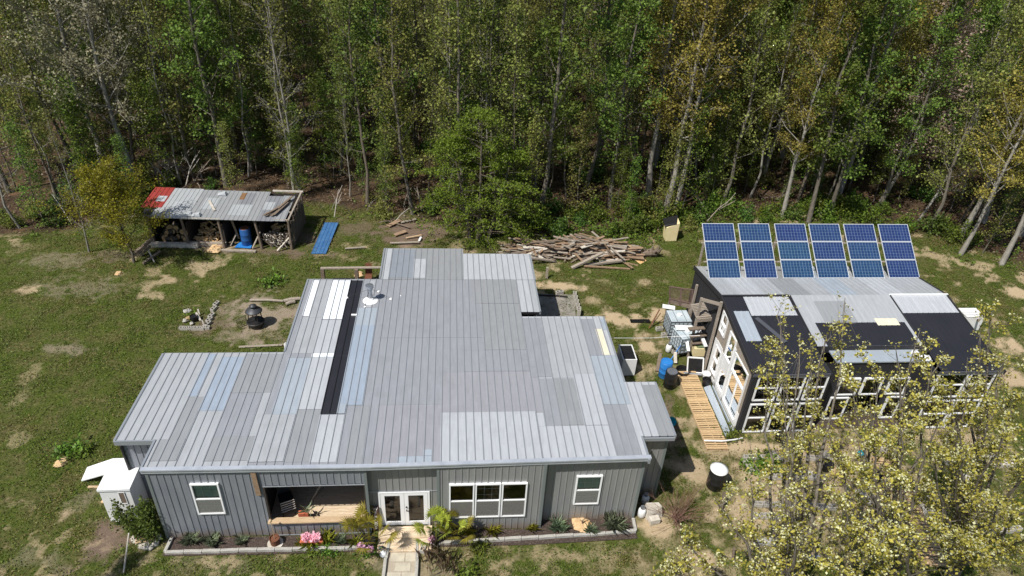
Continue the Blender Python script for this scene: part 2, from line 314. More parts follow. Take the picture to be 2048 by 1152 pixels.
DIRT = [  # centre in the photo, radii in metres, strength, kind 0 sand 1 straw/grey litter 2 brown soil
    (540, 632, 2.6, 2.0, .95, 1), (470, 668, 2.2, .6, .6, 1), (600, 680, 1.6, .5, .5, 1), (415, 650, 1.3, 1.2, .6, 2), (132, 696, 1.5, .55, .62, 1), (60, 745, .45, .8, .42, 0), (35, 800, .3, .7, .4, 0),
    (30, 880, .45, .45, .42, 0), (60, 580, .5, .35, .7, 0), (290, 575, .4, 1.0, .58, 0), (240, 548, .4, .5, .5, 0), (300, 540, .5, .3, .5, 0), (135, 1025, .4, .2, .6, 0), (125, 918, .22, .22, .9, 0), (175, 575, 2.5, 1.2, .5, 1), (120, 520, 2.2, 1.0, .5, 1), (240, 510, 2.0, .8, .6, 2),
    (205, 1090, .8, 1.0, .98, 2), (165, 1000, .7, 1.2, .45, 1), (90, 1120, 1.5, .7, .45, 1),
    (1240, 640, 1.25, .8, 1, 0), (1292, 690, .7, .9, .9, 0), (1290, 742, .7, .7, .75, 0), (1180, 600, 1.0, .4, .6, 0), (1311, 622, .6, .7, .9, 0), (1120, 572, 1.3, .45, .95, 0), (1290, 566, .5, .5, .6, 0), (1210, 560, .5, .4, .45, 0), (1105, 525, .8, .3, .5, 0),
    (1340, 850, .5, 2.6, .75, 2), (1400, 940, .5, 1.4, .7, 0), (1320, 1060, 1.0, 1.0, .8, 0), (1400, 1110, 1.2, 1.2, .8, 0), (1350, 930, .6, 1.2, .35, 0), (1520, 893, 2.4, .45, .95, 0), (1560, 1000, 3.6, 2.6, .72, 0), (1720, 960, 5, 3.4, .65, 0), (1900, 880, 2.6, 1.6, .75, 0),
    (850, 1140, 1, .4, .5, 1), (1130, 1110, 3, .4, .5, 0), (950, 1130, 2.5, .5, .35, 0), (760, 1125, .5, .6, .5, 1), (1180, 1130, 2, .5, .4, 0), (420, 1125, 2.5, .5, .35, 1),
    (815, 460, 2.4, 2.0, .85, 2), (720, 455, 2.0, 1.2, .6, 2), (700, 492, 1.2, .35, .7, 0), (560, 505, 4.6, .5, .7, 2), (640, 505, .6, .7, .6, 0), (430, 495, .8, .4, .9, 0), (620, 470, 1.2, 1.6, .7, 2),
    (2035, 585, .9, .7, .9, 0), (2020, 690, 1.1, .7, .9, 0), (1985, 640, .7, .4, .6, 0), (2020, 760, 1.2, .8, .8, 0), (1955, 800, .8, 1.0, .8, 0), (1900, 600, .6, .4, .5, 0), (1330, 560, 1, .3, .3, 0), (1380, 770, .3, 2.4, .4, 2)]
def fields(x, y):
    n1 = fbm(x, y, 3.2, 11); n2 = fbm(x, y, .7, 31); n3 = fbm(x, y, 9.0, 51, 3); n4 = fbm(x, y, .28, 41, 2)
    sand = np.zeros_like(x); straw = np.zeros_like(x); soil = np.zeros_like(x)
    for px, py, rx, ry, st, k in DIRT:
        c = g(px, py); d = np.sqrt(((x-c.x)/rx)**2+((y-c.y)/ry)**2)+(n2-.5)*1.6+(n4-.5)*1.4+(n1-.5)*.8
        m = st*np.clip((1.35-d)/.95, 0, 1)
        t = (sand, straw, soil)[k]; np.maximum(t, m, out=t)
    # bare flecks through the lawn
    fleck = np.clip((fbm(x, y, .9, 71)-.55)*8, 0, 1)*np.clip((n3-.34)*4, 0, 1)*.62
    front = np.clip((19.5-y)/3, 0, 1)*np.clip((fbm(x, y, .5, 91)-.5)*7, 0, 1)*.5
    right = np.clip((x-1)/4, 0, 1)*np.clip((38-y)/4, 0, 1)*np.clip((fbm(x, y, .6, 95)-.5)*6, 0, 1)*.4
    sand = np.maximum.reduce([sand, fleck, front, right])
    litter = np.clip((y-edge_y(x)+.6+(n1-.5)*3.5)/1.8, 0, 1)
    # two sand mounds and the earth swell under the trees
    return sand, straw, soil, litter, n1, n3
def axis(lo, hi, st, far):
    a = list(np.arange(lo, hi+1e-6, st)); l = []; d = st; p = lo
    while p > -far: d *= 1.25; p -= d; l.append(p)
    r = []; d = st; p = hi
    while p < far: d *= 1.25; p += d; r.append(p)
    return np.array(l[::-1]+a+r)
ax, ay = axis(-34, 38, .16, 1800), axis(10.5, 62, .16, 1800)
gx, gy = np.meshgrid(ax, ay); fx_, fy_ = gx.ravel(), gy.ravel(); sand, straw, soil, litter, gn1, gn3 = fields(fx_, fy_)
gz = (fbm(fx_, fy_, 1.3, 5)-.5)*.05; gz -= .03
nx_, ny_ = len(ax), len(ay); idx = np.arange(nx_*ny_).reshape(ny_, nx_)
gq = np.stack([idx[:-1, :-1], idx[:-1, 1:], idx[1:, 1:], idx[1:, :-1]], -1).reshape(-1, 4)
def ground_material():
    m = bpy.data.materials.new('lawn_and_soil'); m.use_nodes = True; n = m.node_tree; L = n.links; p = n.nodes['Principled BSDF']
    p.inputs['Roughness'].default_value = .95; p.inputs['Specular IOR Level'].default_value = .15
    tc = n.nodes.new('ShaderNodeTexCoord')
    def noise(sc, det=6, ro=.6):
        z = n.nodes.new('ShaderNodeTexNoise'); z.inputs['Scale'].default_value = sc; z.inputs['Detail'].default_value = det; z.inputs['Roughness'].default_value = ro; L.new(tc.outputs['Object'], z.inputs[0]); return z
    def ramp(src, cols):
        r = n.nodes.new('ShaderNodeValToRGB'); L.new(src.outputs[0], r.inputs[0]); e = r.color_ramp.elements
        e[0].position, e[1].position = cols[0][0], cols[-1][0]; e[0].color = (*cols[0][1], 1); e[1].color = (*cols[-1][1], 1)
        for q, c in cols[1:-1]: z = e.new(q); z.color = (*c, 1)
        return r
    def attr(nm): a = n.nodes.new('ShaderNodeAttribute'); a.attribute_name = nm; return a
    def mix(f, a, b):
        x = n.nodes.new('ShaderNodeMix'); x.data_type = 'RGBA'; L.new(f, x.inputs[0]); L.new(a, x.inputs[6]); L.new(b, x.inputs[7]); return x.outputs[2]
    def sharpen(a, nz, k=.95):         # attribute plus noise, so the patches break up into grit
        q = n.nodes.new('ShaderNodeMath'); q.operation = 'MULTIPLY_ADD'; L.new(nz.outputs[0], q.inputs[0]); q.inputs[1].default_value = k; L.new(a.outputs['Fac'], q.inputs[2])
        r = n.nodes.new('ShaderNodeMapRange'); r.inputs[1].default_value = .5+k/2-.3; r.inputs[2].default_value = .5+k/2+.3; L.new(q.outputs[0], r.inputs[0]); return r.outputs[0]
    fine = noise(7, 10, .85); mid = noise(1.1, 6); vf = noise(30, 6, .7)
    grass = ramp(fine, [(.3, (.018, .034, .006)), (.45, (.048, .07, .011)), (.57, (.082, .10, .018)), (.7, (.19, .16, .075))])
    grass2 = ramp(fine, [(.3, (.03, .036, .011)), (.5, (.082, .082, .026)), (.7, (.24, .19, .105))])
    gmix = ramp(mid, [(.42, (0, 0, 0)), (.62, (1, 1, 1))]); c = mix(gmix.outputs[0], grass.outputs[0], grass2.outputs[0])
    sandc = ramp(vf, [(.3, (.33, .25, .155)), (.5, (.42, .325, .21)), (.75, (.52, .42, .29))])
    strawc = ramp(vf, [(.3, (.13, .10, .07)), (.5, (.24, .195, .14)), (.7, (.40, .35, .28))])
    soilc = ramp(vf, [(.3, (.08, .057, .042)), (.5, (.145, .105, .078)), (.75, (.27, .205, .155))])
    litc = ramp(vf, [(.3, (.022, .017, .011)), (.5, (.062, .044, .029)), (.72, (.17, .125, .085))])
    c = mix(sharpen(attr('straw'), fine), c, strawc.outputs[0]); c = mix(sharpen(attr('soil'), fine), c, soilc.outputs[0])
    c = mix(sharpen(attr('sand'), fine), c, sandc.outputs[0]); lit2 = ramp(noise(.9, 7, .7), [(.35, (.35, .35, .33)), (.5, (.9, .85, .8)), (.68, (1.9, 1.6, 1.35))]); lm = n.nodes.new('ShaderNodeMix'); lm.data_type = 'RGBA'; lm.blend_type = 'MULTIPLY'; lm.inputs[0].default_value = 1; L.new(litc.outputs[0], lm.inputs[6]); L.new(lit2.outputs[0], lm.inputs[7])
    c = mix(sharpen(attr('litter'), fine, .6), c, lm.outputs[2])
    L.new(c, p.inputs['Base Color'])
    b = n.nodes.new('ShaderNodeBump'); b.inputs['Strength'].default_value = .9; b.inputs['Distance'].default_value = .05; L.new(fine.outputs[0], b.inputs['Height']); L.new(b.outputs[0], p.inputs['Normal'])
    return m
M['ground'] = ground_material()
gme = npmesh('ground', np.stack([fx_, fy_, gz], 1), gq, ['ground'])
for nm, arr in (('sand', sand), ('straw', straw), ('soil', soil), ('litter', litter)):
    a = gme.attributes.new(nm, 'FLOAT', 'POINT'); a.data.foreach_set('value', arr.astype(np.float32))
gme.polygons.foreach_set('use_smooth', np.ones(len(gme.polygons), bool))
tag(obj('ground', gme), None, None, kind='structure')
# ------------------------------------------------------------------ main house
HF = Frame(g(338, 1076), 6.0); ZR, SR = 3.72, .032
house = thing('metal_house', 'low grey ribbed-metal house with patchwork tin roof and recessed front porch', 'house', Vector(HF.O), HF.rot)
eU, eV, eZ = (1, 0, 0), (0, 1, 0), (0, 0, 1)
def hroof(px, py): p = HF.onplane(px, py, (0, SR, 1), ZR); return p[0], p[1]
TINS = dict(zinc=S(170, 174, 178), light=S(182, 186, 191), gray=S(150, 153, 156), warm=S(151, 154, 160), pinkish=S(155, 156, 162), dark=S(134, 137, 143), bluegray=S(142, 149, 158),
            blue=S(156, 169, 184), ltblue=S(164, 174, 184), white=S(226, 231, 238), black=S(34, 35, 42), cream=S(212, 206, 184))
TK = list(TINS)
for k in TK: M['t_'+k] = tin('sheet_'+k, TINS[k],   .55 if k == 'black' else .42, .92, .2 if k not in ('black', 'white', 'cream') else .0)
M['t_rib'] = mat('rib_shade', S(142, 146, 152), .5, .2); M['t_seam'] = mat('seam_shade', S(84, 86, 90), .7)  # shade of ribs and sheet edges, put into the colour as darker lines
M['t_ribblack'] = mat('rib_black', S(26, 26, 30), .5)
PITCH = .305
def snap(u): return round(u/PITCH)*PITCH-.012
BASE = [  # u0,u1,v0,v1,colour
    (-.12, 3.42, .02, 6.56, 'zinc'), (3.42, 13.75, .02, 12.55, 'warm'), (13.75, 17.62, .06, 9.2, 'light'), (13.75, 14.66, 9.58, 12.55, 'zinc'),
    (-1.52, -.12, 1.42, 6.56, 'zinc'), (17.62, 18.92, 1.15, 4.35, 'light'), (6.92, 11.1, 12.5, 15.75, 'gray'), (11.1, 14.7, 12.5, 15.2, 'light')]
PATCH = [  # bottom-left pixel, top-right pixel, colour
    ((370, 793), (439, 708), 'blue'), ((396, 822), (483, 714), 'blue'), ((330, 880), (405, 794), 'gray'), ((418, 879), (517, 786), 'warm'), ((459, 786), (567, 708), 'gray'), ((292, 923), (370, 879), 'gray'),
    ((405, 923), (521, 873), 'gray'), ((499, 925), (593, 829), 'zinc'), ((565, 925), (643, 819), 'gray'), ((627, 925), (683, 829), 'light'), ((541, 829), (622, 716), 'ltblue'), ((595, 819), (665, 713), 'light'),
    ((575, 707), (639, 634), 'zinc'), ((601, 632), (635, 561), 'white'), ((620, 636), (668, 561), 'zinc'), ((641, 638), (697, 561), 'white'), ((625, 707), (683, 640), 'light'), ((624, 714), (669, 707), 'white'),
    ((643, 829), (706, 712), 'black'), ((669, 712), (731, 561), 'black'), ((724, 615), (757, 561), 'zinc'), ((679, 811), (753, 651), 'blue'), ((706, 651), (757, 616), 'ltblue'), ((678, 828), (690, 808), 'ltblue'),
    ((766, 676), (957, 561), 'warm'), ((954, 607), (1029, 561), 'gray'), ((1037, 625), (1061, 561), 'light'), ((962, 700), (1037, 608), 'gray'), ((921, 743), (1053, 700), 'warm'), ((878, 828), (1069, 743), 'pinkish'),
    ((740, 925), (876, 809), 'pinkish'), ((688, 925), (745, 812), 'gray'), ((878, 925), (1071, 823), 'light'), ((786, 925), (872, 912), 'ltblue'), ((840, 912), (872, 899), 'ltblue'), ((1049, 755), (1079, 636), 'warm'), ((1101, 756), (1163, 636), 'zinc'),
    ((1179, 711), (1191, 638), 'warm'), ((1205, 660), (1205, 638), 'ltblue'), ((1204, 710), (1207, 658), 'cream'), ((1207, 809), (1229, 711), 'ltblue'), ((1237, 915), (1257, 809), 'warm'), ((1089, 887), (1117, 757), 'warm'), ((1123, 851), (1147, 757), 'gray'),
    ((1093, 919), (1211, 851), 'light'), ((1169, 851), (1187, 748), 'light'), ((1315, 871), (1311, 770), 'gray'), ((770, 556), (834, 500), 'bluegray'), ((830, 556), (858, 518), 'light'), ((858, 558), (922, 501), 'gray'), ((764, 559), (777, 498), 'light')]
rf = MB(); eN = np.array([0, SR, 1.0]); eN /= np.linalg.norm(eN); eT = np.array([0, 1, -SR]); done = []
def sheet(u0, u1, v0, v1, c, lift):
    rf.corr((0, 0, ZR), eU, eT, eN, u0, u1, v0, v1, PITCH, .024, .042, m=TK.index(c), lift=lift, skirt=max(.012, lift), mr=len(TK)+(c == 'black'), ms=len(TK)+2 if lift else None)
for b in BASE: sheet(*b, 0.0)
for bl, tr, c in PATCH:
    a, b = hroof(*bl); c0, d = hroof(*tr); u0, u1 = snap(a), snap(c0)
    if u1-u0 < .29: u1 = u0+PITCH
    lo, hi = min(b, d), max(b, d); inside = [q for q in BASE if q[0]-.1 <= (u0+u1)/2 <= q[1]+.1 and q[2]-.2 <= (lo+hi)/2 <= q[3]+.2]
    if inside:
        q = inside[0]
        if q[0] != 3.42 and q[0] != -.12: u0, u1 = max(u0, q[0]), min(u1, q[1])
        lo, hi = max(lo, q[2]), min(hi, q[3])
        if lo-q[2] < .12: lo = q[2]
    lift = .008
    for o in done:
        if o[0] < u1-.02 and o[1] > u0+.02 and o[2] < hi and o[3] > lo: lift = max(lift, o[4]+.008)
    done.append((u0, u1, lo, hi, lift)); sheet(u0, u1, lo, hi, c, lift)
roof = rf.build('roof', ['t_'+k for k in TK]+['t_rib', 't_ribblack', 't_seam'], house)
def rz(v): return ZR-SR*v
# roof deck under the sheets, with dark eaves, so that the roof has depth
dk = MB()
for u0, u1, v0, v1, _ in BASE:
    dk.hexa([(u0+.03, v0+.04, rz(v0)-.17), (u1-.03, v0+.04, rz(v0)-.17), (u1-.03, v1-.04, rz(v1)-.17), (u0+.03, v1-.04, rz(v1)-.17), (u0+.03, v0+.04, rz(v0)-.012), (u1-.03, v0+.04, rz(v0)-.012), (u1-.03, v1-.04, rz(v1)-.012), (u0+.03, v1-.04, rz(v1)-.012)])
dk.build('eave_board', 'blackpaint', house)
gt = MB()                                        # the bright front gutter, in three slightly kinked runs
for (a, b, va, vb) in ((-.15, 7.6, -.08, -.14), (7.6, 13.78, -.14, -.04), (13.78, 17.72, -.04, .02)):
    for (z0, z1, d0, d1, mi) in ((-.17, -.03, .0, .1, 0), (-.03, .03, -.035, .13, 0), (-.2, -.17, .03, .1, 0)):
        za = ZR+.02
        gt.hexa([(a, va+d0, za+z0), (b, vb+d0, za+z0), (b, vb+d1, za+z0), (a, va+d1, za+z0), (a, va+d0, za+z1), (b, vb+d0, za+z1), (b, vb+d1, za+z1), (a, va+d1, za+z1)], mi)
M['gutter'] = mat('gutter_metal', S(196, 202, 210), .32, .35, col2=S(176, 182, 192), scale=2)
gt.build('gutter', 'gutter', house)
M['rake_trim'] = mat('rake_trim', S(150, 156, 162), .4, .3)
tr = MB()                                        # rake trim along the outer roof edges
for (u, v0, v1) in ((-.14, .04, 1.4), (-1.54, 1.4, 6.5), (17.64, -.1, 1.15), (17.64, 4.35, 9.15), (18.94, 1.15, 4.3), (3.4, 6.6, 12.5), (14.68, 9.6, 12.5), (14.72, 12.5, 15.1), (6.9, 12.6, 15.7)):
    tr = MB(); tr.hexa([(u-.05, v0, rz(v0)-.16), (u+.03, v0, rz(v0)-.16), (u+.03, v1, rz(v1)-.16), (u-.05, v1, rz(v1)-.16), (u-.05, v0, rz(v0)+.035), (u+.03, v0, rz(v0)+.035), (u+.03, v1, rz(v1)+.035), (u-.05, v1, rz(v1)+.035)]); tr.build('rake_trim', 'rake_trim', house)
tr = MB(); tr.box(-1.58, 1.36, rz(1.4)-.2, -.16, 1.42, rz(1.4)-.0); tr.build('eave_trim', 'rake_trim', house); tr = MB(); tr.box(17.7, 1.05, rz(1)-.17, 18.9, 1.12, rz(1)-.02)
tr.build('eave_trim', 'rake_trim', house)
# walls
VA, VD, VT, VRG = 0.0, .28, .0, .33
ZT = ZR-.16
def wallrun(name, u0, u1, v, z0, z1, ops=(), m='siding', phase=0.0):
    mb = MB(); mb.corr((0, v, 0), eU, eZ, (0, -1, 0), u0, u1, z0, z1, .24, .022, .05, ops, phase=phase); return mb.build(name, m, house)
PORCH = (3.83, 7.3, .80, 2.74)
WA = (1.33, 2.3, 1.37, 2.97); WT = (10.37, 13.25, .78, 2.64); WR = (15.13, 16.12, .97, 2.56)
DOOR = (7.78, 9.62, .05, 1.93)
wallrun('wall', 0, 7.38, VA, 0, ZT, (WA, PORCH)); wallrun('wall', 7.38, 10.0, VD, .0, ZT-.0, ((DOOR[0]-.02, DOOR[1]+.02, 0, DOOR[3]+.02),), 'siding_warm', .1)
wallrun('wall', 10.0, 13.86, VT, 0, ZT, (WT,), 'siding_warm'); wallrun('wall', 13.86, 17.6, VRG, 0, ZT, (WR,), 'siding_warm', .1)
wallrun('wall', -1.45, 0, 1.72, 0, rz(1.7)-.17, (), 'siding'); wallrun('wall', 17.62, 18.75, 1.42, 0, rz(1.4)-.17, (), 'siding_warm')
sw = MB()
def sidewall(u, v0, v1, z0=0, sg=1, m=0):
    sw.corr((u, 0, 0), eV, eZ, (sg, 0, 0), v0, v1, z0, lambda q: rz(q)-.17, .24, .022, .05, (), m)
sidewall(-1.45, 1.72, 6.4, 0, -1); sidewall(0, 0, 1.72, 0, -1); sidewall(17.6, VRG, 1.42, 0, 1); sidewall(18.75, 1.42, 4.2, 0, 1); sidewall(17.6, 4.2, 9.05, 0, 1); sidewall(3.5, 6.4, 12.4, 0, -1); sidewall(14.5, 9.05, 15, 0, 1); sidewall(7.05, 12.4, 15.6, 0, -1)
sidewall(10.0, VT, VD, 0, -1); sidewall(7.38, VA, VD, 0, 1); sidewall(13.86, VT, VRG, 0, 1)
for (a, b, v) in ((-1.45, 3.5, 6.4), (3.5, 7.05, 12.4), (7.05, 14.5, 15.0), (14.5, 17.6, 9.05), (17.6, 18.75, 4.2)):
    sw.corr((0, v, 0), eU, eZ, (0, 1, 0), a, b, 0, rz(v)-.17, .24, .022, .05)
sw.build('side_wall', 'siding', house)
M['corner_trim'] = mat('corner_trim', S(120, 128, 128), .5, .2)
for (u, v) in ((-.02, -.03), (17.62, VRG-.03), (13.86, -.03), (9.98, -.03), (7.4, -.03), (-1.47, 1.69), (18.77, 1.39)):
    cp = MB(); cp.box(u-.05, v, 0, u+.05, v+.08, (ZT if v < 1 else rz(1.7)-.2)); cp.build('corner_trim', 'corner_trim', house)
dc = MB(); dc.tube([(-1.53, 1.66, 0), (-1.53, 1.62, 3.2), (-1.5, 1.55, 3.45)], .05, 8); dc.build('downspout', 'blackpl', house)
for _b in ((3.78, -.035, 2.7, 7.36, -.028, 2.745), (7.42, VD-.035, 1.965, 9.98, VD-.028, 2.0), (3.7, -.034, .0, 7.36, -.027, .05)): MB().box(*_b).build('header_trim', 'gutter', house)
bd = MB(); bd.bar((3.57, -.06, 3.5), (3.6, -.06, 2.32), .17, .05, upv=(0, 1, 0)); bd.build('wall_board', 'brownwood', house)
si = MB(); si.box(3.72, -.14, .80, 7.34, .12, .85); si.build('porch_sill', 'tanwood', house)
MB().box(7.30, -.02, .85, 7.4, .1, 2.74).build('porch_post', 'darkwood', house); MB().box(3.76, -.02, .85, 3.83, .1, 2.72).build('porch_post', 'darkwood', house)
pf = MB()
for i in range(22):
    v = .14+i*.145
    for (a, b) in ((3.62, 5.4-.3*(i % 3)), (5.41-.3*(i % 3), 7.38)): pf.box(a, v, .30, b-.008, v+.137, .36)
pf.build('porch_floor', 'porchwood', house)
pw = MB(); pw.box(3.55, 3.3, .0, 7.44, 3.36, 3.4); pw.box(3.55, .1, 0, 3.6, 3.3, 3.4); pw.box(7.385, .32, 0, 7.43, 3.3, 3.4); pw.build('porch_wall', 'darkwood', house)
fl = MB(); fl.box(7.45, .4, .0, 17.5, 9.0, .06); fl.box(.05, .1, 0, 3.5, 6.3, .06); fl.build('interior_floor', 'floorwood', house)
iw = MB(); iw.box(7.5, 4.6, .06, 17.5, 4.66, 3.3); iw.box(10.0, .4, .06, 10.05, 4.6, 3.3); iw.box(14.0, .4, .06, 14.05, 4.6, 3.3); iw.box(.1, 3.4, .06, 3.5, 3.46, 3.3); iw.build('interior_wall', mat('interior_paint', S(150, 140, 126), .8), house)
def window(fr, v, rect, cols=1, mid=True, grid=None, blind=None, dark=False, gmat='glass', fw=.055, parent=house, U=eU, screen=True):
    u0, u1, z0, z1 = rect; f = MB(); t = fw; y0, y1 = v-.05, v+.04
    f.box(u0, y0, z0, u0+t, y1, z1); f.box(u1-t, y0, z0, u1, y1, z1); f.box(u0+t, y0, z0, u1-t, y1, z0+t); f.box(u0+t, y0, z1-t, u1-t, y1, z1)
    zm = (z0+z1)/2
    if mid: f.box(u0+t, y0+.01, zm-.025, u1-t, y1-.01, zm+.025)
    if grid:
        nc, nr, half = grid
        for k in range(1, nc): x = u0+t+(u1-u0-2*t)*k/nc; f.box(x-.005, v+.012, z0+t, x+.005, v+.02, z1-t)
        for k in range(1, nr*2):
            if k != nr: z = z0+(z1-z0)*k/(2*nr); f.box(u0+t, v+.0125, z-.005, u1-t, v+.0195, z+.005)
    o = f.build('window', 'whitevinyl', parent)
    p = MB(); p.add([(u0+t, v, z0+t), (u1-t, v, z0+t), (u1-t, v, z1-t), (u0+t, v, z1-t)], [(0, 1, 2, 3)]); p.build('pane', gmat, o)
    if blind:
        b = MB(); zb = blind
        k = int((z1-zb)/.05)
        for i in range(k): z = z1-t-.02-i*.05; b.add([(u0+t, v+.07, z-.04), (u1-t, v+.07, z-.04), (u1-t, v+.10, z), (u0+t, v+.10, z)], [(0, 1, 2, 3)])
        b.build('blind', 'blind', o)
    if screen: p = MB(); p.add([(u0+t, v-.03, z0+t), (u1-t, v-.03, z0+t), (u1-t, v-.03, zm-.025), (u0+t, v-.03, zm-.025)], [(0, 1, 2, 3)]); p.build('insect_screen', 'screen', o)
    return o
window(HF, VA-.03, WA, grid=(3, 2, 0), blind=1.44)
for k, (a, b) in enumerate(((10.37, 11.3), (11.33, 12.28), (12.31, 13.25))): window(HF, VT-.03, (a, b, WT[2], WT[3]), grid=(3, 3, 0) if k == 1 else None, blind=None if k == 1 else 2.52)
window(HF, VRG-.03, WR, grid=(3, 2, 0), blind=1.1)
for k in range(2):                                # french door, two leaves
    u0 = DOOR[0]+.05+k*.875; u1 = u0+.865; z0, z1, v = DOOR[2]+.02, DOOR[3]-.04, VD-.01
    f = MB(); t = .15; f.box(u0, v-.03, z0, u0+t, v+.02, z1); f.box(u1-t, v-.03, z0, u1, v+.02, z1); f.box(u0+t, v-.03, z0, u1-t, v+.02, z0+.2); f.box(u0+t, v-.03, z1-.14, u1-t, v+.02, z1)
    d = f.build('door', 'whitevinyl', house)
    p = MB(); p.add([(u0+t, v, z0+.2), (u1-t, v, z0+.2), (u1-t, v, z1-.14), (u0+t, v, z1-.14)], [(0, 1, 2, 3)]); p.build('pane', 'glass', d)
    if k == 1:
        h = MB(); h.tube([(u0+.07, v-.03, .95), (u0+.07, v-.09, .95), (u0+.17, v-.09, .95)], .02, 8); h.build('handle', 'blacksteel', d); h = MB(); h.tube([(u0+.07, v-.03, 1.12), (u0+.07, v-.07, 1.12)], .03, 8); h.build('deadbolt', 'blacksteel', d)
df = MB(); df.box(DOOR[0]-.03, VD-.05, .02, DOOR[0]+.04, VD+.04, DOOR[3]+.02); df.box(DOOR[1]-.04, VD-.05, .02, DOOR[1]+.03, VD+.04, DOOR[3]+.02); df.box(DOOR[0]+.04, VD-.05, DOOR[3]-.03, DOOR[1]-.04, VD+.04, DOOR[3]+.02); df.build('door_frame', 'whitevinyl', house)
# chimney
cu, cv = hroof(741, 601); cz = rz(cv)
ch = MB(); ch.lathe([(.115, 0), (.115, .72)], (cu, cv, cz), 20, 0); ch.lathe([(.17, .70), (.17, .74), (.2, .75), (.2, .83), (.19, .87), (0, .885)], (cu, cv, cz), 20, 0)
ch.build('chimney', 'galv', roof, smooth=False)
M['sealant'] = mat('roof_sealant', (.8, .8, .78), .8)
cb = MB(); cb.lathe([(.36, .02), (.26, .06), (.18, .1), (.13, .17), (.115, .17)], (cu, cv-.03, cz), 16); cb.build('chimney_flashing', 'sealant', roof)
for dx, dy in ((-1.12, .22), (.95, .12), (.32, .75), (-.2, -.55)): MB().lathe([(.07, .02), (.05, .07), (0, .09)], (cu+dx, cv+dy, cz-.02), 10).build('sealant_blob', 'sealant', roof)
for dx, dy in ((1.4, .4), (.4, -1.9), (.42, -2.6)): MB().lathe([(.035, .02), (0, .06)], (cu+dx, cv+dy, cz-.02), 8).build('sealant_blob', 'sealant', roof)
MB().box(cu-.75, cv-1.3, cz+.02, cu-.5, cv-1.22, cz+.1).build('white_strip', 'sealant', roof)
gw = MB()
for dx, dy in ((-1.12, .22), (.95, .12), (.32, .75), (-.2, -.55)): gw.tube([(cu, cv, cz+.66), (cu+dx, cv+dy, cz+.05)], .006, 4)
gw.build('guy_wire', 'blacksteel', roof)
# ------------------------------------------------------------------ greenhouse
GF = Frame(g(1473, 865), 6.5)
gh = thing('greenhouse', 'dark two-slope greenhouse with white salvaged windows and a black and grey tin roof', 'greenhouse', Vector(GF.O), GF.rot)
RV, RZ, EZ, BV, BZ, GW = 4.8, 4.28, 3.55, 8.6, 3.52, 11.35
fs = (RZ-EZ)/RV; bs_ = (RZ-BZ)/(BV-RV)
def fz(v): return EZ+fs*v
def bz(v): return RZ-bs_*(v-RV)
gr = MB(); TG = ['light', 'zinc', 'gray', 'black', 'ltblue', 'cream']; nF = np.array([0, -fs, 1.0]); nF /= np.linalg.norm(nF); nB = np.array([0, bs_, 1.0]); nB /= np.linalg.norm(nB)
def gsheet(u0, u1, v0, v1, c, lift, back=False):
    if back: gr.corr((0, RV, RZ), eU, (0, 1, -bs_), nB, u0, u1, v0-RV, v1-RV, .28, .02, .05, m=TG.index(c), lift=lift, skirt=.012)
    else: gr.corr((0, 0, EZ), eU, (0, 1, fs), nF, u0, u1, v0, v1, .28, .02, .05, m=TG.index(c), lift=lift, skirt=.012)
gsheet(-.02, GW+.1, RV, BV+.1, 'zinc', 0, True)
for a, c in ((.9, 'light'), (3.2, 'gray'), (5.6, 'ltblue'), (8.0, 'light')): gsheet(a, a+1.3, RV+.05, BV+.09, c, .006, True)
gsheet(-.02, 3.35, -.04, RV, 'black', 0); gsheet(3.35, 8.5, 1.5, RV+.03, 'zinc', 0); gsheet(3.9, 8.3, 1.5, 2.95, 'black', .006); gsheet(8.5, GW+.1, -.04, RV, 'black', 0)
gsheet(1.0, 3.25, 3.45, 4.72, 'light', .006); gsheet(.22, .95, 1.85, 3.75, 'ltblue', .009); gsheet(8.5, GW+.06, 3.55, RV-.02, 'light', .006); gsheet(4.4, 6.0, 2.9, 4.4, 'gray', .006); gsheet(6.9, 8.0, 2.75, 3.2, 'cream', .012)
groof = gr.build('roof', ['t_'+k for k in TG], gh)
sb = MB(); sb.box(4.05, .68, 3.46, 8.55, 1.5, 3.52); sb.build('notch_roof', 't_ltblue', gh)
b = MB(); b.bar((1.15, 3.25, fz(3.25)+.06), (2.0, 1.7, fz(1.7)+.06), .22, .03); b.build('loose_board', mat('slate_grey_board', S(74, 76, 84), .7), groof)
M['dgut'] = mat('dark_gutter', S(96, 98, 106), .4, .4)
for a, b in ((-.08, 3.4), (8.45, GW+.15)): MB().box(a, -.1, EZ-.16, b, -.045, EZ-.03).build('gutter', 'dgut', gh)
for (p, q) in (((-.05, -.03, fz(-.03)), (-.05, RV, RZ)), ((-.05, RV, RZ), (-.05, BV+.1, bz(BV+.1))), ((GW+.12, -.15, fz(-.15)), (GW+.12, RV, RZ)), ((GW+.12, RV, RZ), (GW+.12, BV+.1, bz(BV+.1)))):
    MB().bar((p[0], p[1], p[2]-.07), (q[0], q[1], q[2]-.07), .06, .22).build('fascia', 'blackpaint', gh)
for x in (3.37, 8.48): MB().bar((x, 1.5, fz(1.5)), (x, RV, RZ), .05, .1).build('roof_step_trim', 'blackpaint', gh)
ft = MB(); ft.bar((-.1, RV-.02, RZ+.035), (3.3, RV-.02, RZ+.035), .12, .02)
ft.build('ridge_strip', 'blackpaint', gh)  # thin black strip along the left part of the ridge
wr = MB(); wr.box(8.45, RV-.06, RZ+.0, GW+.15, RV+.02, RZ+.07); wr.build('ridge_trim', 'white', gh)
gv = MB(); gu, gvv = 8.25, 1.1
gv.lathe([(.15, 0), (.15, .3), (.24, .3), (.24, .36), (.16, .46), (0, .48)], (gu, gvv, 3.52), 16); gv.build('roof_vent', 'blacksteel', gh, True)
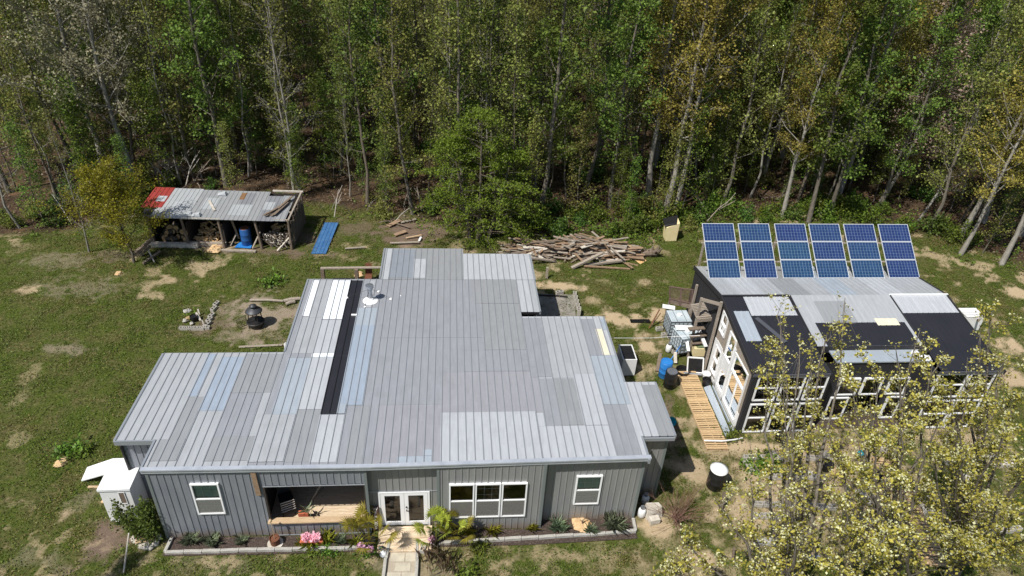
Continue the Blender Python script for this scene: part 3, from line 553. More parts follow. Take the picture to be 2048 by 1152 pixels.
gs = MB(); gs.lathe([(.42, 0), (.34, .04), (.2, .1), (.15, .16)], (gu, gvv, 3.52), 16); gs.build('vent_flashing', 'white', gh)
# side wall (u=0) with its windows, seen obliquely
SWIN = [  # v0,v1,z0,z1, mid rail, vertical muntin
    (.42, 2.02, .2, 3.08, 2.1, 1.2), (2.2, 3.02, .3, 3.55, 2.1, None), (3.3, 4.05, .4, 1.95, 1.15, None), (3.5, 4.2, 2.72, 3.85, 3.2, 3.85)]
ops = [(a, b, c, d) for a, b, c, d, _, _ in SWIN]
gw_ = MB()
gw_.corr((0, 0, 0), eV, eZ, (-1, 0, 0), 0, 4.35, 0, lambda q: fz(q)-.1, .2, .008, .012, ops, 0)
gw_.corr((0, 0, 0), eV, eZ, (-1, 0, 0), 4.35, BV, 0, lambda q: min(fz(q), bz(max(q, RV)))-.1, .2, .012, .03, (), 1)
gw_.corr((GW, 0, 0), eV, eZ, (1, 0, 0), 0, BV, 0, lambda q: min(fz(q), bz(max(q, RV)))-.1, .2, .012, .03, (), 1)
gw_.corr((0, BV, 0), eU, eZ, (0, 1, 0), 0, GW, 0, bz(BV)-.1, .2, .012, .03, (), 1)
gw_.build('side_wall', ['barn_side' if 'barn_side' in M else 'greywood', 'blackpaint'], gh)
gp = MB(); gp.add([(-.03, .3, .0), (-.03, 4.34, .0), (-.03, 4.34, 2.15), (-.03, 3.9, 2.2), (-.03, 3.25, 2.05), (-.03, 3.25, .38), (-.03, .3, .2)], [tuple(range(7))]); 
for (a, b, c, d) in ((3.06, 3.3, .0, 2.1), (4.05, 4.34, 0, 2.15), (2.04, 2.2, 0, 3.2), (.22, .42, 0, .9), (.42, 4.05, 0, .2), (3.3, 4.05, 1.95, 2.2)): gp.box(-.035, a, c, -.012, b, d)
gp.v = gp.v[7:]; gp.f = [tuple(i-7 for i in f) for f in gp.f[1:]]; gp.m = gp.m[1:]
gp.build('white_cladding', 'white', gh)
for (a, b, c, d, zm, vm) in SWIN:
    f = MB(); t = .07; x0, x1 = -.06, .03
    f.box(x0, a, c, x1, a+t, d); f.box(x0, b-t, c, x1, b, d); f.box(x0, a+t, c, x1, b-t, c+t); f.box(x0, a+t, d-t, x1, b-t, d); f.box(x0, a+t, zm-.05, x1, b-t, zm+.05)
    if vm: f.box(x0+.01, vm-.025, c+t, x1-.01, vm+.025, zm-.05)
    if a == 2.2: f.box(x0+.01, a+t, 1.35, x1-.01, b-t, 2.05)
    o = f.build('window', 'white', gh); p = MB(); p.add([(-.01, a+t, c+t), (-.01, b-t, c+t), (-.01, b-t, d-t), (-.01, a+t, d-t)], [(0, 1, 2, 3)]); p.build('pane', 'gglass', o)
# front wall
fp = MB()
def fpost(u0, u1, z0, z1, v=0.0): fp.box(u0, v-.04, z0, u1, v+.06, z1)
FW = []
for (a, b) in ((.22, 1.22), (1.36, 2.36), (2.5, 3.4)): FW += [(a, b, 1.98, 3.38, 0, 2.72), (a, b, .05, 1.78, 0, .95)]
for (a, b) in ((8.5, 9.9), (10.0, 11.2)): FW += [(a, b, 1.98, 3.38, 0, 2.72), (a, b, .05, 1.78, 0, .95)]
for (a, b) in ((4.55, 5.5), (5.7, 6.6), (6.95, 7.85)): FW += [(a, b, 1.55, 2.55, .72, None)]
FW += [(4.4, 5.3, .05, 1.4, .72, None), (7.2, 7.9, .05, 1.4, .72, None)]
fops = [(a, b, c, d) for a, b, c, d, v, _ in FW if v == 0]; fops2 = [(a, b, c, d) for a, b, c, d, v, _ in FW if v > 0]+[(5.5, 6.9, 0, 1.45)]
fp.corr((0, 0, 0), eU, eZ, (0, -1, 0), 0, 3.5, 0, EZ-.06, .25, .006, .01, fops); fp.corr((0, 0, 0), eU, eZ, (0, -1, 0), 8.4, GW, 0, EZ-.06, .25, .006, .01, fops)
fp.corr((0, .75, 0), eU, eZ, (0, -1, 0), 3.5, 8.4, 0, 3.45, .25, .006, .01, fops2); fp.box(3.46, 0, 0, 3.54, .8, 3.45); fp.box(8.36, 0, 0, 8.44, .8, 3.45); fp.box(3.5, 1.5, 3.4, 8.45, 1.56, fz(1.5)-.02)
fp.box(-.06, -.06, 0, .14, .12, EZ-.05); fp.build('front_wall', 'blackpaint', gh)
for (a, b, c, d, v, zm) in FW:
    f = MB(); t = .06; y0, y1 = v-.07, v+.03
    f.box(a, y0, c, a+t, y1, d); f.box(b-t, y0, c, b, y1, d); f.box(a+t, y0, c, b-t, y1, c+t); f.box(a+t, y0, d-t, b-t, y1, d)
    if zm: f.box(a+t, y0, zm-.03, b-t, y1, zm+.03)
    o = f.build('window', 'white', gh); p = MB(); p.add([(a+t, v-.02, c+t), (b-t, v-.02, c+t), (b-t, v-.02, d-t), (a+t, v-.02, d-t)], [(0, 1, 2, 3)]); p.build('pane', 'gglass', o)
gfl = MB(); gfl.box(.1, .1, 0, GW-.1, BV-.1, .05); gfl.build('interior_floor', 'mulch', gh)
gi = MB(); gi.box(.15, 5.0, .05, GW-.15, 5.06, 3.9); gi.build('interior_wall', 'darkwood', gh)
# leaning-to white shelf shed beyond the right end
# ------------------------------------------------------------------ solar arrays
def cellmat():
    m = bpy.data.materials.new('solar_cells'); m.use_nodes = True; n = m.node_tree; L = n.links; p = n.nodes['Principled BSDF']
    p.inputs['Roughness'].default_value = .16; p.inputs['Specular IOR Level'].default_value = .5
    uv = n.nodes.new('ShaderNodeTexCoord'); br = n.nodes.new('ShaderNodeTexBrick'); L.new(uv.outputs['UV'], br.inputs[0]); br.offset = 0; br.squash = 1
    br.inputs['Scale'].default_value = 1; br.inputs['Brick Width'].default_value = .1; br.inputs['Row Height'].default_value = 1/6; br.inputs['Mortar Size'].default_value = .0032; br.inputs['Mortar Smooth'].default_value = 0
    br.inputs['Color1'].default_value = (.013, .03, .1, 1); br.inputs['Color2'].default_value = (.019, .04, .125, 1); br.inputs['Mortar'].default_value = (.2, .27, .38, 1); br.inputs['Bias'].default_value = 0
    oi = n.nodes.new('ShaderNodeObjectInfo'); hs = n.nodes.new('ShaderNodeHueSaturation'); mr = n.nodes.new('ShaderNodeMapRange'); mr.inputs[3].default_value = .475; mr.inputs[4].default_value = .505; L.new(oi.outputs['Random'], mr.inputs[0]); L.new(mr.outputs[0], hs.inputs[0]); L.new(br.outputs[0], hs.inputs['Color'])
    L.new(hs.outputs[0], p.inputs['Base Color']); return m
M['pvcell'] = cellmat()
M['alu'] = mat('panel_frame', S(206, 210, 214), .4, .3)
A0, A1 = np.array([0, 6.98, 3.86]), np.array([0, 9.42, 5.72]); aT = (A1-A0)/np.linalg.norm(A1-A0); aN = np.cross((1, 0, 0), aT); PH = 1.01
ARR = ['leftmost blue solar array, standing over the greenhouse corner beside the wooden stairs', 'second solar array from the left, its lower panels duller navy', 'third solar array from the left, with a paler teal middle panel', 'third solar array from the right, all three panels bright blue', 'second solar array from the right, its bottom panel slightly greener', 'rightmost blue solar array at the far end of the greenhouse roof']
for k in range(6):
    u = .13+k*1.938+(.05 if k == 2 else 0); t = thing('solar_array', ARR[k], 'solar panel', GF.world(u, 0, 0), GF.rot, 'solar arrays in a row behind the greenhouse ridge')
    for i in range(3):
        a = A0+aT*(i*(PH+.012)); c = a+aT*PH; W_ = 1.69
        me = bpy.data.meshes.new('panel'); q = .028
        pts = [a+aT*q+np.array([q, 0, 0])+aN*.004, a+aT*q+np.array([W_-q, 0, 0])+aN*.004, c-aT*q+np.array([W_-q, 0, 0])+aN*.004, c-aT*q+np.array([q, 0, 0])+aN*.004]
        me.from_pydata([tuple(x) for x in pts], [], [(0, 1, 2, 3)]); ul = me.uv_layers.new(); 
        for li, co in enumerate(((0, 0), (1, 0), (1, 1), (0, 1))): ul.data[li].uv = co
        me.materials.append(M['pvcell']); po = obj('panel', me, t)
        f = MB(); X = lambda s_, tt, nn: tuple(a+np.array([s_, 0, 0])+aT*tt+aN*nn)
        for (s0, s1, t0, t1) in ((0, q, 0, PH), (W_-q, W_, 0, PH), (q, W_-q, 0, q), (q, W_-q, PH-q, PH)):
            f.hexa([X(s0, t0, -.035), X(s1, t0, -.035), X(s1, t1, -.035), X(s0, t1, -.035), X(s0, t0, .008), X(s1, t0, .008), X(s1, t1, .008), X(s0, t1, .008)])
        f.hexa([X(q, q, -.02), X(W_-q, q, -.02), X(W_-q, PH-q, -.02), X(q, PH-q, -.02), X(q, q, -.015), X(W_-q, q, -.015), X(W_-q, PH-q, -.015), X(q, PH-q, -.015)])
        f.build('panel_frame', 'alu', po)
    f = MB()
    for s_ in (.3, 1.36):
        f.bar(tuple(A0+np.array([s_, 0, 0])-aN*.07), tuple(A1+np.array([s_, 0, 0])-aN*.07), .08, .05); f.bar((s_, 9.3, 0), (s_, 9.3, 5.5), .09, .09)
    for tt in (.95, 2.0): f.bar(tuple(A0+aT*tt+np.array([-.13, 0, 0])-aN*.12), tuple(A0+aT*tt+np.array([1.8, 0, 0])-aN*.12), .09, .05)
    f.build('support_frame', 'greywood', t)
# ------------------------------------------------------------------ front yard
def hw(u, v, z=0): return HF.world(u, v, z)
R = random.Random(3)
tag(single(MB().add([(.02, -.02, .015), (.02, -.78, .015), (3.9, -.85, .015), (7.4, -.85, .015), (7.55, -.1, .015)], [(0, 1, 2, 3, 4)]), 'mulch_bed', 'mulch', None, None, None, Vector(HF.O), HF.rot), None, None, None, 'structure')
tag(single(MB().add([(9.95, -.05, .015), (9.95, -.75, .015), (13.5, -.78, .015), (17.62, -.65, .015), (17.6, .32, .015), (13.9, .32, .015), (13.9, -.04, .015)], [tuple(range(7))]), 'mulch_bed', 'mulch', None, None, None, Vector(HF.O), HF.rot), None, None, None, 'structure')
edg = MB().box(-.29, -.055, -.02, .29, .055, .13).build('edging_block', 'concrete'); EL = 'pale grey edging blocks laid end to end along the mulch flower bed'
def edge_run(pts, lab, first=[True]):
    for a, b in zip(pts[:-1], pts[1:]):
        A, B = g(*a), g(*b); d = B-A; n = max(1, round(d.length/.62)); rz_ = math.atan2(d.y, d.x)
        for i in range(n):
            p = A+d*((i+.5)/n); p.z = .0
            if first[0]: o = edg; first[0] = False
            else: o = edg.copy(); COL.objects.link(o)
            o.location = p; o.rotation_euler = (0, 0, rz_+R.uniform(-.03, .03)); o.scale = (d.length/n/.6, R.uniform(.9, 1.1), R.uniform(.85, 1.1))
            tag(o, lab, 'edging block', 'edging blocks round the flower beds and path')
edge_run([(344, 1079), (331, 1107), (515, 1102), (690, 1099), (736, 1096)], 'pale edging block of the flower bed left of the front path')
edge_run([(860, 1090), (943, 1084), (1042, 1079), (1180, 1071), (1271, 1064), (1265, 1039)], 'pale edging block of the flower bed right of the front path')
edge_run([(779, 1086), (772, 1120), (766, 1160)], 'pale edging block along the left side of the front path'); edge_run([(834, 1084), (834, 1120), (833, 1160)], 'pale edging block along the right side of the front path')
pm = MB(); P0 = [g(781, 1080, .0), g(833, 1078, .0), g(831, 1180, .0), g(764, 1180, .0)]
pm.add([p+Vector((0, 0, .02)) for p in P0], [(0, 1, 2, 3)], 1)
for r_, (a, b, y0, y1) in enumerate(((0, .48, 1079, 1086), (.52, 1, 1078, 1086), (.22, .74, 1089, 1104), (.12, .6, 1107, 1124), (.64, 1, 1107, 1124), (.3, .82, 1127, 1143), (.06, .52, 1146, 1163), (.56, 1, 1146, 1163))):
    def e(t, y): xl = 781-(y-1080)*.17; xr = 833-(y-1080)*.02; return g(xl+(xr-xl)*t, y)
    q = [e(a, y1), e(b, y1), e(b, y0), e(a, y0)]; pm.hexa([p+Vector((0, 0, .0)) for p in q]+[p+Vector((0, 0, .035)) for p in q], 0)
tag(pm.build('path', ['paver', 'gravel']), None, None, None, 'structure')
m = MB()
for i in range(4): m.box(7.72, -.95+i*.27, .0+.0, 9.72, -.69+i*.27, .1+.05*(i > 1))
single(m, 'door_step', 'porchwood', 'low wooden plank step in front of the white french doors', 'step', None, Vector(HF.O), HF.rot)
# grassy plants
def tuft(name, h, n, wid, lean, matn, seed, spread=.08):
    r = np.random.default_rng(seed); c = np.zeros((n, 3)); c[:, :2] = r.normal(size=(n, 2))*spread
    v, q, t = blades(c, h, wid, r, lean); return npmesh(name, v, q, [matn], t)
LAV = tuft('lavender_plant', .36, 130, .016, .75, 'lf_yucca', 1); YUC = tuft('yucca_plant', .46, 90, .025, .8, 'lf_yucca', 2); LILY = tuft('lily_plant', .4, 50, .03, .9, 'lf_palm', 3); TALL = tuft('dry_grass', .8, 60, .007, .3, 'lf_dry', 4, .26); _r5 = np.random.default_rng(5); _c5 = _r5.normal(size=(260, 3))*[.17, .17, .05]+[0, 0, .1]; _v5, _q5, _t5 = leaves(_c5, .08, _r5, up=.7); GRN = npmesh('weed_clump', _v5, _q5, ['lf_weed'], _t5)  # the last mesh is a weed clump of loose leaves, not a bush
for me, px, py, s_, nm, lab in ((LAV, 382, 1084, 1, 'lavender_plant', 'grey-green tuft of blades under the left double-hung window, the leftmost in the bed'), (LAV, 426, 1087, 1, 'lavender_plant', 'grey-green bladed tuft second from the left in the left bed'),
        (LAV, 484, 1085, .75, 'lavender_plant', 'small grey-green tuft third from the left, left of the rusty pot'), (LILY, 604, 1090, .7, 'lily_plant', 'small yellow-green strappy plant left of the terracotta planter'), (LILY, 622, 1093, .8, 'lily_plant', 'yellow-green strappy plant in front of the pink flowers'),
        (LILY, 655, 1083, 1.0, 'lily_plant', 'yellow-green strappy plant just right of the pink flowers'), (LAV, 682, 1084, .7, 'lavender_plant', 'thin grey-green plant between strappy plants and the left palm'), (LILY, 712, 1087, .8, 'lily_plant', 'strappy green plant at the foot of the left potted palm'),
        (LILY, 936, 1069, .8, 'lily_plant', 'strappy plant under the left part of the triple window'), (LILY, 984, 1066, .85, 'lily_plant', 'strappy plant under the middle of the triple window'), (LILY, 1063, 1059, .7, 'lily_plant', 'small strappy plant by the corner where the wall steps back'),
        (LAV, 1115, 1058, 1.1, 'lavender_plant', 'tall blue-grey bladed plant left of the sandy mound'), (LAV, 1181, 1064, .8, 'lavender_plant', 'pale green tuft in front of the sandy mound'), (YUC, 1226, 1054, 1.25, 'yucca_plant', 'large blue-green yucca near the right end of the bed'),
        (TALL, 868, 1122, 1.0, 'dry_grass', 'tall dry reddish stalks beside the front path'), (TALL, 895, 1135, .8, 'dry_grass', 'shorter clump of dry stalks right of the path-side stalks'), (GRN, 960, 1096, 1.2, 'weed_clump', 'dark green weed clump in the lawn below the triple window'), (GRN, 625, 1102, .9, 'weed_clump', 'green weed clump at the bed edging below the pink flowers'),
        (GRN, 655, 1104, 1.0, 'weed_clump', 'bushy green weed right of the clump below the pink flowers'), (GRN, 740, 1105, 1.1, 'weed_clump', 'green weeds by the path edging left of the front path'), (GRN, 140, 903, 1.7, 'weed_clump', 'low leafy green weeds alone in the left lawn'), (GRN, 168, 905, 1.3, 'weed_clump', 'leafy green clump at the right foot of the lawn weeds'), (GRN, 935, 1150, 1.4, 'weed_clump', 'dark green weed clump at the bottom edge right of the path'),
        (GRN, 545, 565, 2.0, 'weed_clump', 'dark green weeds behind the straw-covered fire pit area'), (GRN, 1505, 935, 1.7, 'weed_clump', 'leafy green plants in the block-edged bed at the garden corner'), (GRN, 1535, 930, 2.0, 'weed_clump', 'taller leafy greens in the middle of the block-edged bed')):
    o = obj(nm, me, None, g(px, py, .0), R.uniform(0, 6)); o.scale = (s_,)*3; tag(o, lab, 'plant')
def flowerheads(c, r, n, seed):
    q = np.random.default_rng(seed); p = q.normal(size=(n, 3)); p /= np.linalg.norm(p, axis=1)[:, None]; p = p*r*(.8+.2*q.random((n, 1)))*[1, 1, .7]+c; return leaves(p, .09, q, up=.2, aspect=.9)
M['lf_pinkflower'] = leafmat('pink_flower_petals', (.85, .5, .62), var=.2)
def flower_obj(nm, blobs, par, mt='lf_pinkflower'):
    vs, qs, ts, b = [], [], [], 0
    for i, (c, r, n) in enumerate(blobs): v, q, t = flowerheads(np.array(c), r, n, i+9); vs.append(v); qs.append(q+b); ts.append(t); b += len(v)
    return obj(nm, npmesh(nm, np.concatenate(vs), np.concatenate(qs), [mt], np.concatenate(ts)), par)
t = thing('flower_planter', 'terracotta trough with two big pink flower heads under the porch sill', 'planter', g(625, 1086), HF.rot)
m = MB(); m.hexa([(-.36, -.12, 0), (.36, -.12, 0), (.36, .12, 0), (-.36, .12, 0), (-.42, -.16, .25), (.42, -.16, .25), (.42, .16, .25), (-.42, .16, .25)]); m.build('trough', 'terracotta', t)
flower_obj('flowers', [((-.18, -.02, .38), .13, 210), ((.17, -.02, .38), .15, 240), ((-.03, .0, .33), .09, 80)], t)
t = thing('plant_pot', 'rusty round pot on a saucer with a thin dead flower stalk', 'pot', g(551, 1088))
MB().lathe([(.16, .04), (.19, .36), (.17, .36), (.16, .3), (0, .3)]).build('pot', 'rust', t); MB().lathe([(0, 0), (.26, .0), (.29, .05), (.2, .05), (0, .04)]).build('saucer', 'stone', t)
m = MB(); m.tube([(0, 0, .3), (.02, 0, .8), (-.02, .02, 1.25)], .012, 5); m.rock((-.02, .02, 1.3), .07, R); m.build('stalk', 'tanwood', t)
def palm(px, py, lab, seed, s_=1.0, flow=None):
    t = thing('potted_palm', lab, 'potted palm', g(px, py)); MB().lathe([(.17, 0), (.23, .36), (.21, .36), (.2, .3), (0, .3)]).build('pot', 'blackpl', t)
    r = np.random.default_rng(seed); vs, ts = [], []
    for k in range(15):
        a = r.random()*6.28; el = .5+r.random()*.9; L_ = (.55+.45*r.random())*s_; d = np.array([math.cos(a)*math.cos(el), math.sin(a)*math.cos(el), math.sin(el)]); hub = np.array([0, 0, .35])+d*L_; sd = np.array([-math.sin(a), math.cos(a), 0]); upp = np.cross(d, sd)
        vs += [np.array([0, 0, .3])-sd*.008, np.array([0, 0, .3])+sd*.008, hub+sd*.008, hub-sd*.008]; ts.append(.3)
        for j in range(16):
            an = (j-7.5)/7.5*1.9; dd = d*math.cos(an)+sd*math.sin(an); tip = hub+dd*.42*s_*(1-.25*abs(an)/2)+np.array([0, 0, -.1]); w_ = np.cross(dd, upp)*.026
            mid = (hub+tip)/2+np.array([0, 0, .04]); vs += [hub, mid+w_, tip, mid-w_]; ts.append(r.random())
    v = np.array(vs); obj('fronds', npmesh('fronds', v, np.arange(len(v)).reshape(-1, 4), ['lf_palm'], ts), t)
    if flow: flower_obj('flowers', flow, t)
palm(740, 1091, 'bushy potted fan palm left of the front step, pink flowers at its foot', 4, 1.15, [((-.25, -.25, .25), .13, 130), ((.08, -.3, .22), .1, 90)]); palm(872, 1084, 'potted fan palm right of the front step, pale pink flower at its pot', 5, 1.1, [((-.12, -.2, .42), .09, 80)]); palm(905, 1074, 'potted fan palm standing against the wall left of the triple window', 8, 1.05)
t = thing('garden_light', 'short grey post light against the wall right of the french doors', 'post light', g(872, 1058)); MB().box(-.05, -.05, 0, .05, .05, .55).build('post', 'greywood', t); MB().box(-.09, -.09, .55, .09, .09, .6).box(-.06, -.06, .6, .06, .06, .7).build('lamp_head', 'galv', t)
t = thing('welcome_sign', 'tall narrow dark board with white WELCOME letters leaning beside the french doors', 'sign', HF.world(7.62, .02, .12), HF.rot)
bo = MB(); bo.box(-.13, -.015, 0, .13, .015, 1.12); bo = bo.build('board', mat('sign_board', S(84, 60, 50), .7, col2=S(64, 44, 38), scale=6), t); bo.rotation_euler = (rad(-8), 0, 0)
fc = bpy.data.curves.new('lettering', 'FONT'); fc.body = 'W\nE\nL\nC\nO\nM\nE'; fc.size = .19; fc.align_x = 'CENTER'; fc.space_line = .79; fc.extrude = .003; fc.materials.append(M['white']); _t = bpy.data.objects.new('lettering_source', fc); COL.objects.link(_t); bpy.context.view_layer.update(); _me = bpy.data.meshes.new_from_object(_t.evaluated_get(bpy.context.evaluated_depsgraph_get())); bpy.data.objects.remove(_t); fo = bpy.data.objects.new('lettering', _me); COL.objects.link(fo); fo.parent = bo; fo.location = (0, -.019, .97); fo.rotation_euler = (rad(90), 0, 0)
single(MB().lathe([(0, 0), (.1, .02), (.14, .12), (.1, .22), (0, .25)], n=14), 'globe_ornament', 'white', 'small white globe on the ground left of the front path', 'ornament', None, g(767, 1112), smooth=True)
m = MB(); m.tube([(-.12, 0, .06), (.0, .03, .1), (.14, 0, .05)], .06, 8); single(m, 'black_boot', 'blackpl', 'small black object beside the path above the white globe', 'ornament', None, g(764, 1099))
def cinder(parent=None):
    m = MB(); L_, W_, H_ = .39, .19, .19
    m.box(-L_/2, -W_/2, 0, L_/2, -W_/2+.03, H_); m.box(-L_/2, W_/2-.03, 0, L_/2, W_/2, H_)
    for x in (-L_/2, -.015, L_/2-.03): m.box(x, -W_/2+.03, 0, x+.03, W_/2-.03, H_)
    return m
cblk = cinder().build('cinder_block', 'block'); _cb = [True]
def block(p, rz_, lab, group=None, tilt=(0, 0), z=0, sc=1):
    if _cb[0]: o = cblk; _cb[0] = False
    else: o = cblk.copy(); COL.objects.link(o)
    o.location = (p[0], p[1], z if len(p) < 3 else p[2]+z); o.rotation_euler = (tilt[0], tilt[1], rz_); o.scale = (sc,)*3; tag(o, lab, 'cinder block', group); return o
block(g(847, 1099), 1.4, 'single cinder block on the grass beside the front path')
single(MB().rock((0, 0, .0), .45, R, sq=.35), 'sand_mound', 'sand', 'heap of orange sand against the wall below the right window', 'sand heap', None, g(1163, 1050))
tg = MB(); tg.tube([(0, 0, .1), (.02, 0, .35), (.1, .02, .45)], .025, 5); tg.tube([(.01, 0, .25), (-.08, 0, .36)], .015, 5); single(tg, 'plant_stump', 'barkdark', 'small dark crooked twig sticking out of the sand heap', 'twig', None, g(1163, 1052))
def gas(px, py, lab, z=0):
    t = thing('propane_tank', lab, 'gas bottle', g(px, py, z)); MB().lathe([(.12, 0), (.13, .03), (.155, .06), (.155, .36), (.11, .45), (.03, .47)]).build('bottle', 'white', t, True); m = MB(); m.lathe([(.09, .45), (.09, .56)], n=14); m.tube([(0, 0, .46), (0, 0, .54)], .03, 6); m.build('collar', 'galv', t)
gas(1282, 1032, 'white gas bottle at the right front corner of the house'); gas(1289, 1006, 'shaded gas bottle behind the pale stone slab by the house corner')
m = MB(); m.hexa([(-.35, -.25, 0), (.35, -.22, 0), (.32, .22, 0), (-.33, .25, 0), (-.27, -.05, .55), (.3, -.1, .5), (.26, .12, .5), (-.28, .15, .58)]); m.box(-.3, -.5, 0, .1, -.25, .25); single(m, 'concrete_slab_pile', 'stone', 'broken pale concrete slab propped by the right house corner', 'concrete slab', None, g(1304, 1028), .3)
# bare shrub
def twigs(seed, n, L_, el0, r0=.012, sub=3):
    q = random.Random(seed); m = MB()
    for i in range(n):
        a = q.random()*6.28; el = el0+q.random()*(1.5-el0); l = L_*(.5+.6*q.random()); d = Vector((math.cos(a)*math.cos(el), math.sin(a)*math.cos(el), math.sin(el)))
        b = Vector((q.uniform(-.15, .15), q.uniform(-.15, .15), 0)); p1 = b+d*l*.5+Vector((0, 0, .05)); p2 = b+d*l+Vector((d.x, d.y, 0))*l*.15; m.tube([b, p1, p2], [r0, r0*.7, r0*.3], 4, cap=False)
        for j in range(sub):
            s_ = q.uniform(.4, .9); st = b+(p2-b)*s_; e = d+Vector((q.uniform(-.7, .7), q.uniform(-.7, .7), q.uniform(-.2, .6))); m.tube([st, st+e*l*.3], [r0*.5, r0*.2], 3, cap=False)
    return m
single(twigs(4, 60, 1.5, .25), 'bare_shrub', 'twig', 'leafless reddish twiggy shrub beyond the right house corner', 'shrub', None, g(1352, 1040))
# corner shrub (two lobes), stones, pole
def bush(name, blobs, seed, leafm, size, lab, cat, p, stems=8, group=None, tw='barkdark'):
    t = thing(name, lab, cat, p, 0, group); q = np.random.default_rng(seed); cs = []
    for (x, y, z, rx, ry, rz_, n) in blobs:
        d = q.normal(size=(n, 3)); d /= np.linalg.norm(d, axis=1)[:, None]; rr = q.random((n, 1))**.45; k = 1+.35*np.sin(d[:, :1]*5+x*3)*np.sin(d[:, 1:2]*6+z); cs.append(d*rr*k*[rx, ry, rz_]+[x, y, z])
    c = np.concatenate(cs); c = c[c[:, 2] > .05]
    v, f, ti = leaves(c, size, q); obj('foliage', npmesh('foliage', v, f, [leafm], ti), t)
    m = MB(); rr = random.Random(seed)
    for i in range(stems):
        b = blobs[i % len(blobs)]; e = Vector((b[0]+rr.uniform(-.4, .4)*b[3], b[1]+rr.uniform(-.4, .4)*b[4], b[2]+rr.uniform(0, .5)*b[5])); m.tube([(rr.uniform(-.05, .05), rr.uniform(-.05, .05), 0), e*.5+Vector((0, 0, .1)), e], [.03, .02, .008], 5, cap=False)
    m.build('stem', tw, t); return t
bush('corner_shrub', [(-.55, .15, .95, .5, .4, .45, 700), (-.2, .1, .8, .5, .45, .45, 600), (.35, .1, 1.35, .36, .36, .75, 1500), (.1, .0, .6, .6, .45, .4, 900), (-.75, .25, 1.35, .2, .2, .5, 200), (-.25, .2, 1.35, .12, .12, .4, 100), (.45, .0, .7, .38, .35, .5, 700)], 3, 'lf_bush', .085, 'dark green two-lobed shrub at the left front corner of the house', 'shrub', g(288, 1080), 12)
for i, (px, py, r_) in enumerate(((272, 1080, .17), (279, 1086, .15), (293, 1093, .2), (302, 1094, .16), (309, 1088, .17), (285, 1094, .13), (318, 1076, .14), (301, 1084, .15))):
    single(MB().rock((0, 0, r_*.3), r_, R), 'garden_stone', 'stone', 'pale rounded stone at the foot of the corner shrub', 'stone', 'pale stones round the corner shrub', g(px, py), smooth=True)
m = MB(); m.bar((-.3, -.08, .2), (.35, .12, .24), .25, .03); single(m, 'scrap_board', 'tanwood', 'short tan board lying on the pale stones by the shrub', 'board', None, g(292, 1086))
a = g(247, 1147, 0); b = g(258, 1066, 1.15); single(MB().tube([a, b], .03, 7), 'white_pole', 'stone', 'thin pale pole leaning up in the grass left of the flower bed', 'pole')
# white cabinet and panel at the left wing
t = thing('storage_cabinet', 'tall white box cabinet with a slit window standing against the left end wall', 'cabinet', g(255, 1046), rad(7))
m = MB(); m.box(-.56, 0, .1, .5, 1.45, 1.88); m.box(-.6, -.04, 1.82, .54, 1.49, 1.92); m.build('body', 'white', t); m = MB(); m.box(.1, -.02, 1.15, .28, -.004, 1.72); m.build('vent_slot', 'barnwood', t); m = MB(); m.box(.08, -.03, 1.12, .3, -.02, 1.15); m.box(.08, -.03, 1.72, .3, -.02, 1.75); m.box(.08, -.03, 1.15, .1, -.02, 1.72); m.box(.28, -.03, 1.15, .3, -.02, 1.72); m.build('slot_frame', 'whitevinyl', t)
m = MB(); q = [g(163, 963, .05), g(209, 950, .55), g(228, 918, .6), g(175, 936, .1)]; u_ = Vector((0, 0, .05)); m.hexa(q+[p+u_ for p in q])
single(m, 'white_ribbed_sheet', 'white', 'white ribbed panel lying tilted on the grass beside the white cabinet', 'panel')
m = MB(); m.bar((g(176, 974, .04)), g(207, 974, .04), .1, .05); single(m, 'plank', 'tanwood', 'pale plank on the grass left of the white cabinet', 'plank')
m = MB(); m.bar(g(204, 1006, .06), g(214, 992, .1), .12, .06); single(m, 'plank', 'palewood', 'short yellow offcut on the ground behind the corner shrub', 'plank')
# porch contents
t = thing('stacked_chairs', 'stack of black chairs with white edging in the dark left end of the porch', 'chair stack', hw(4.25, .75, .36), HF.rot+.4); m = MB()
for i in range(5):
    z = .38+i*.12; m.hexa([(-.25, -.25, z), (.25, -.25, z), (.25, .22, z-.04), (-.25, .22, z-.04), (-.25, -.25, z+.03), (.25, -.25, z+.03), (.25, .22, z-.01), (-.25, .22, z-.01)])
m.build('seat', 'blackpl', t); m = MB()
for i in range(5): z = .4+i*.12; m.box(-.26, -.28, z, .26, -.255, z+.035)
m.build('seat_edge', 'stone', t); m = MB(); m.hexa([(-.25, .2, .5), (.25, .2, .5), (.25, .24, .5), (-.25, .24, .5), (-.23, .42, 1.45), (.23, .42, 1.45), (.23, .46, 1.45), (-.23, .46, 1.45)]); m.build('backrest', 'blackpl', t); m = MB()
for x in (-.23, .23):
    for y in (-.2, .2): m.tube([(x, y, 0), (x*.95, y, .42)], .018, 6)
m.build('leg', 'blacksteel', t)
for u, v, r_, lab in ((4.35, 2.2, .2, 'terracotta pot deep in the left corner of the porch'), (6.3, 2.6, .19, 'left of two terracotta pots at the back of the porch'), (6.62, 2.62, .17, 'right of two terracotta pots at the back of the porch')):
    single(MB().lathe([(r_*.65, 0), (r_, r_*1.7), (r_*.9, r_*1.7), (r_*.8, r_*1.4), (0, r_*1.4)]), 'plant_pot', 'terracotta', lab, 'pot', None, hw(u, v, .36))
t = thing('porch_table', 'dark low table at the back of the porch', 'table', hw(5.4, 2.4, .36), HF.rot); MB().box(-.6, -.3, .5, .6, .3, .54).build('tabletop', 'darkwood', t)
for x in (-.55, .55):
    for y in (-.25, .25): MB().box(x-.03, y-.03, 0, x+.03, y+.03, .5).build('leg', 'darkwood', t)
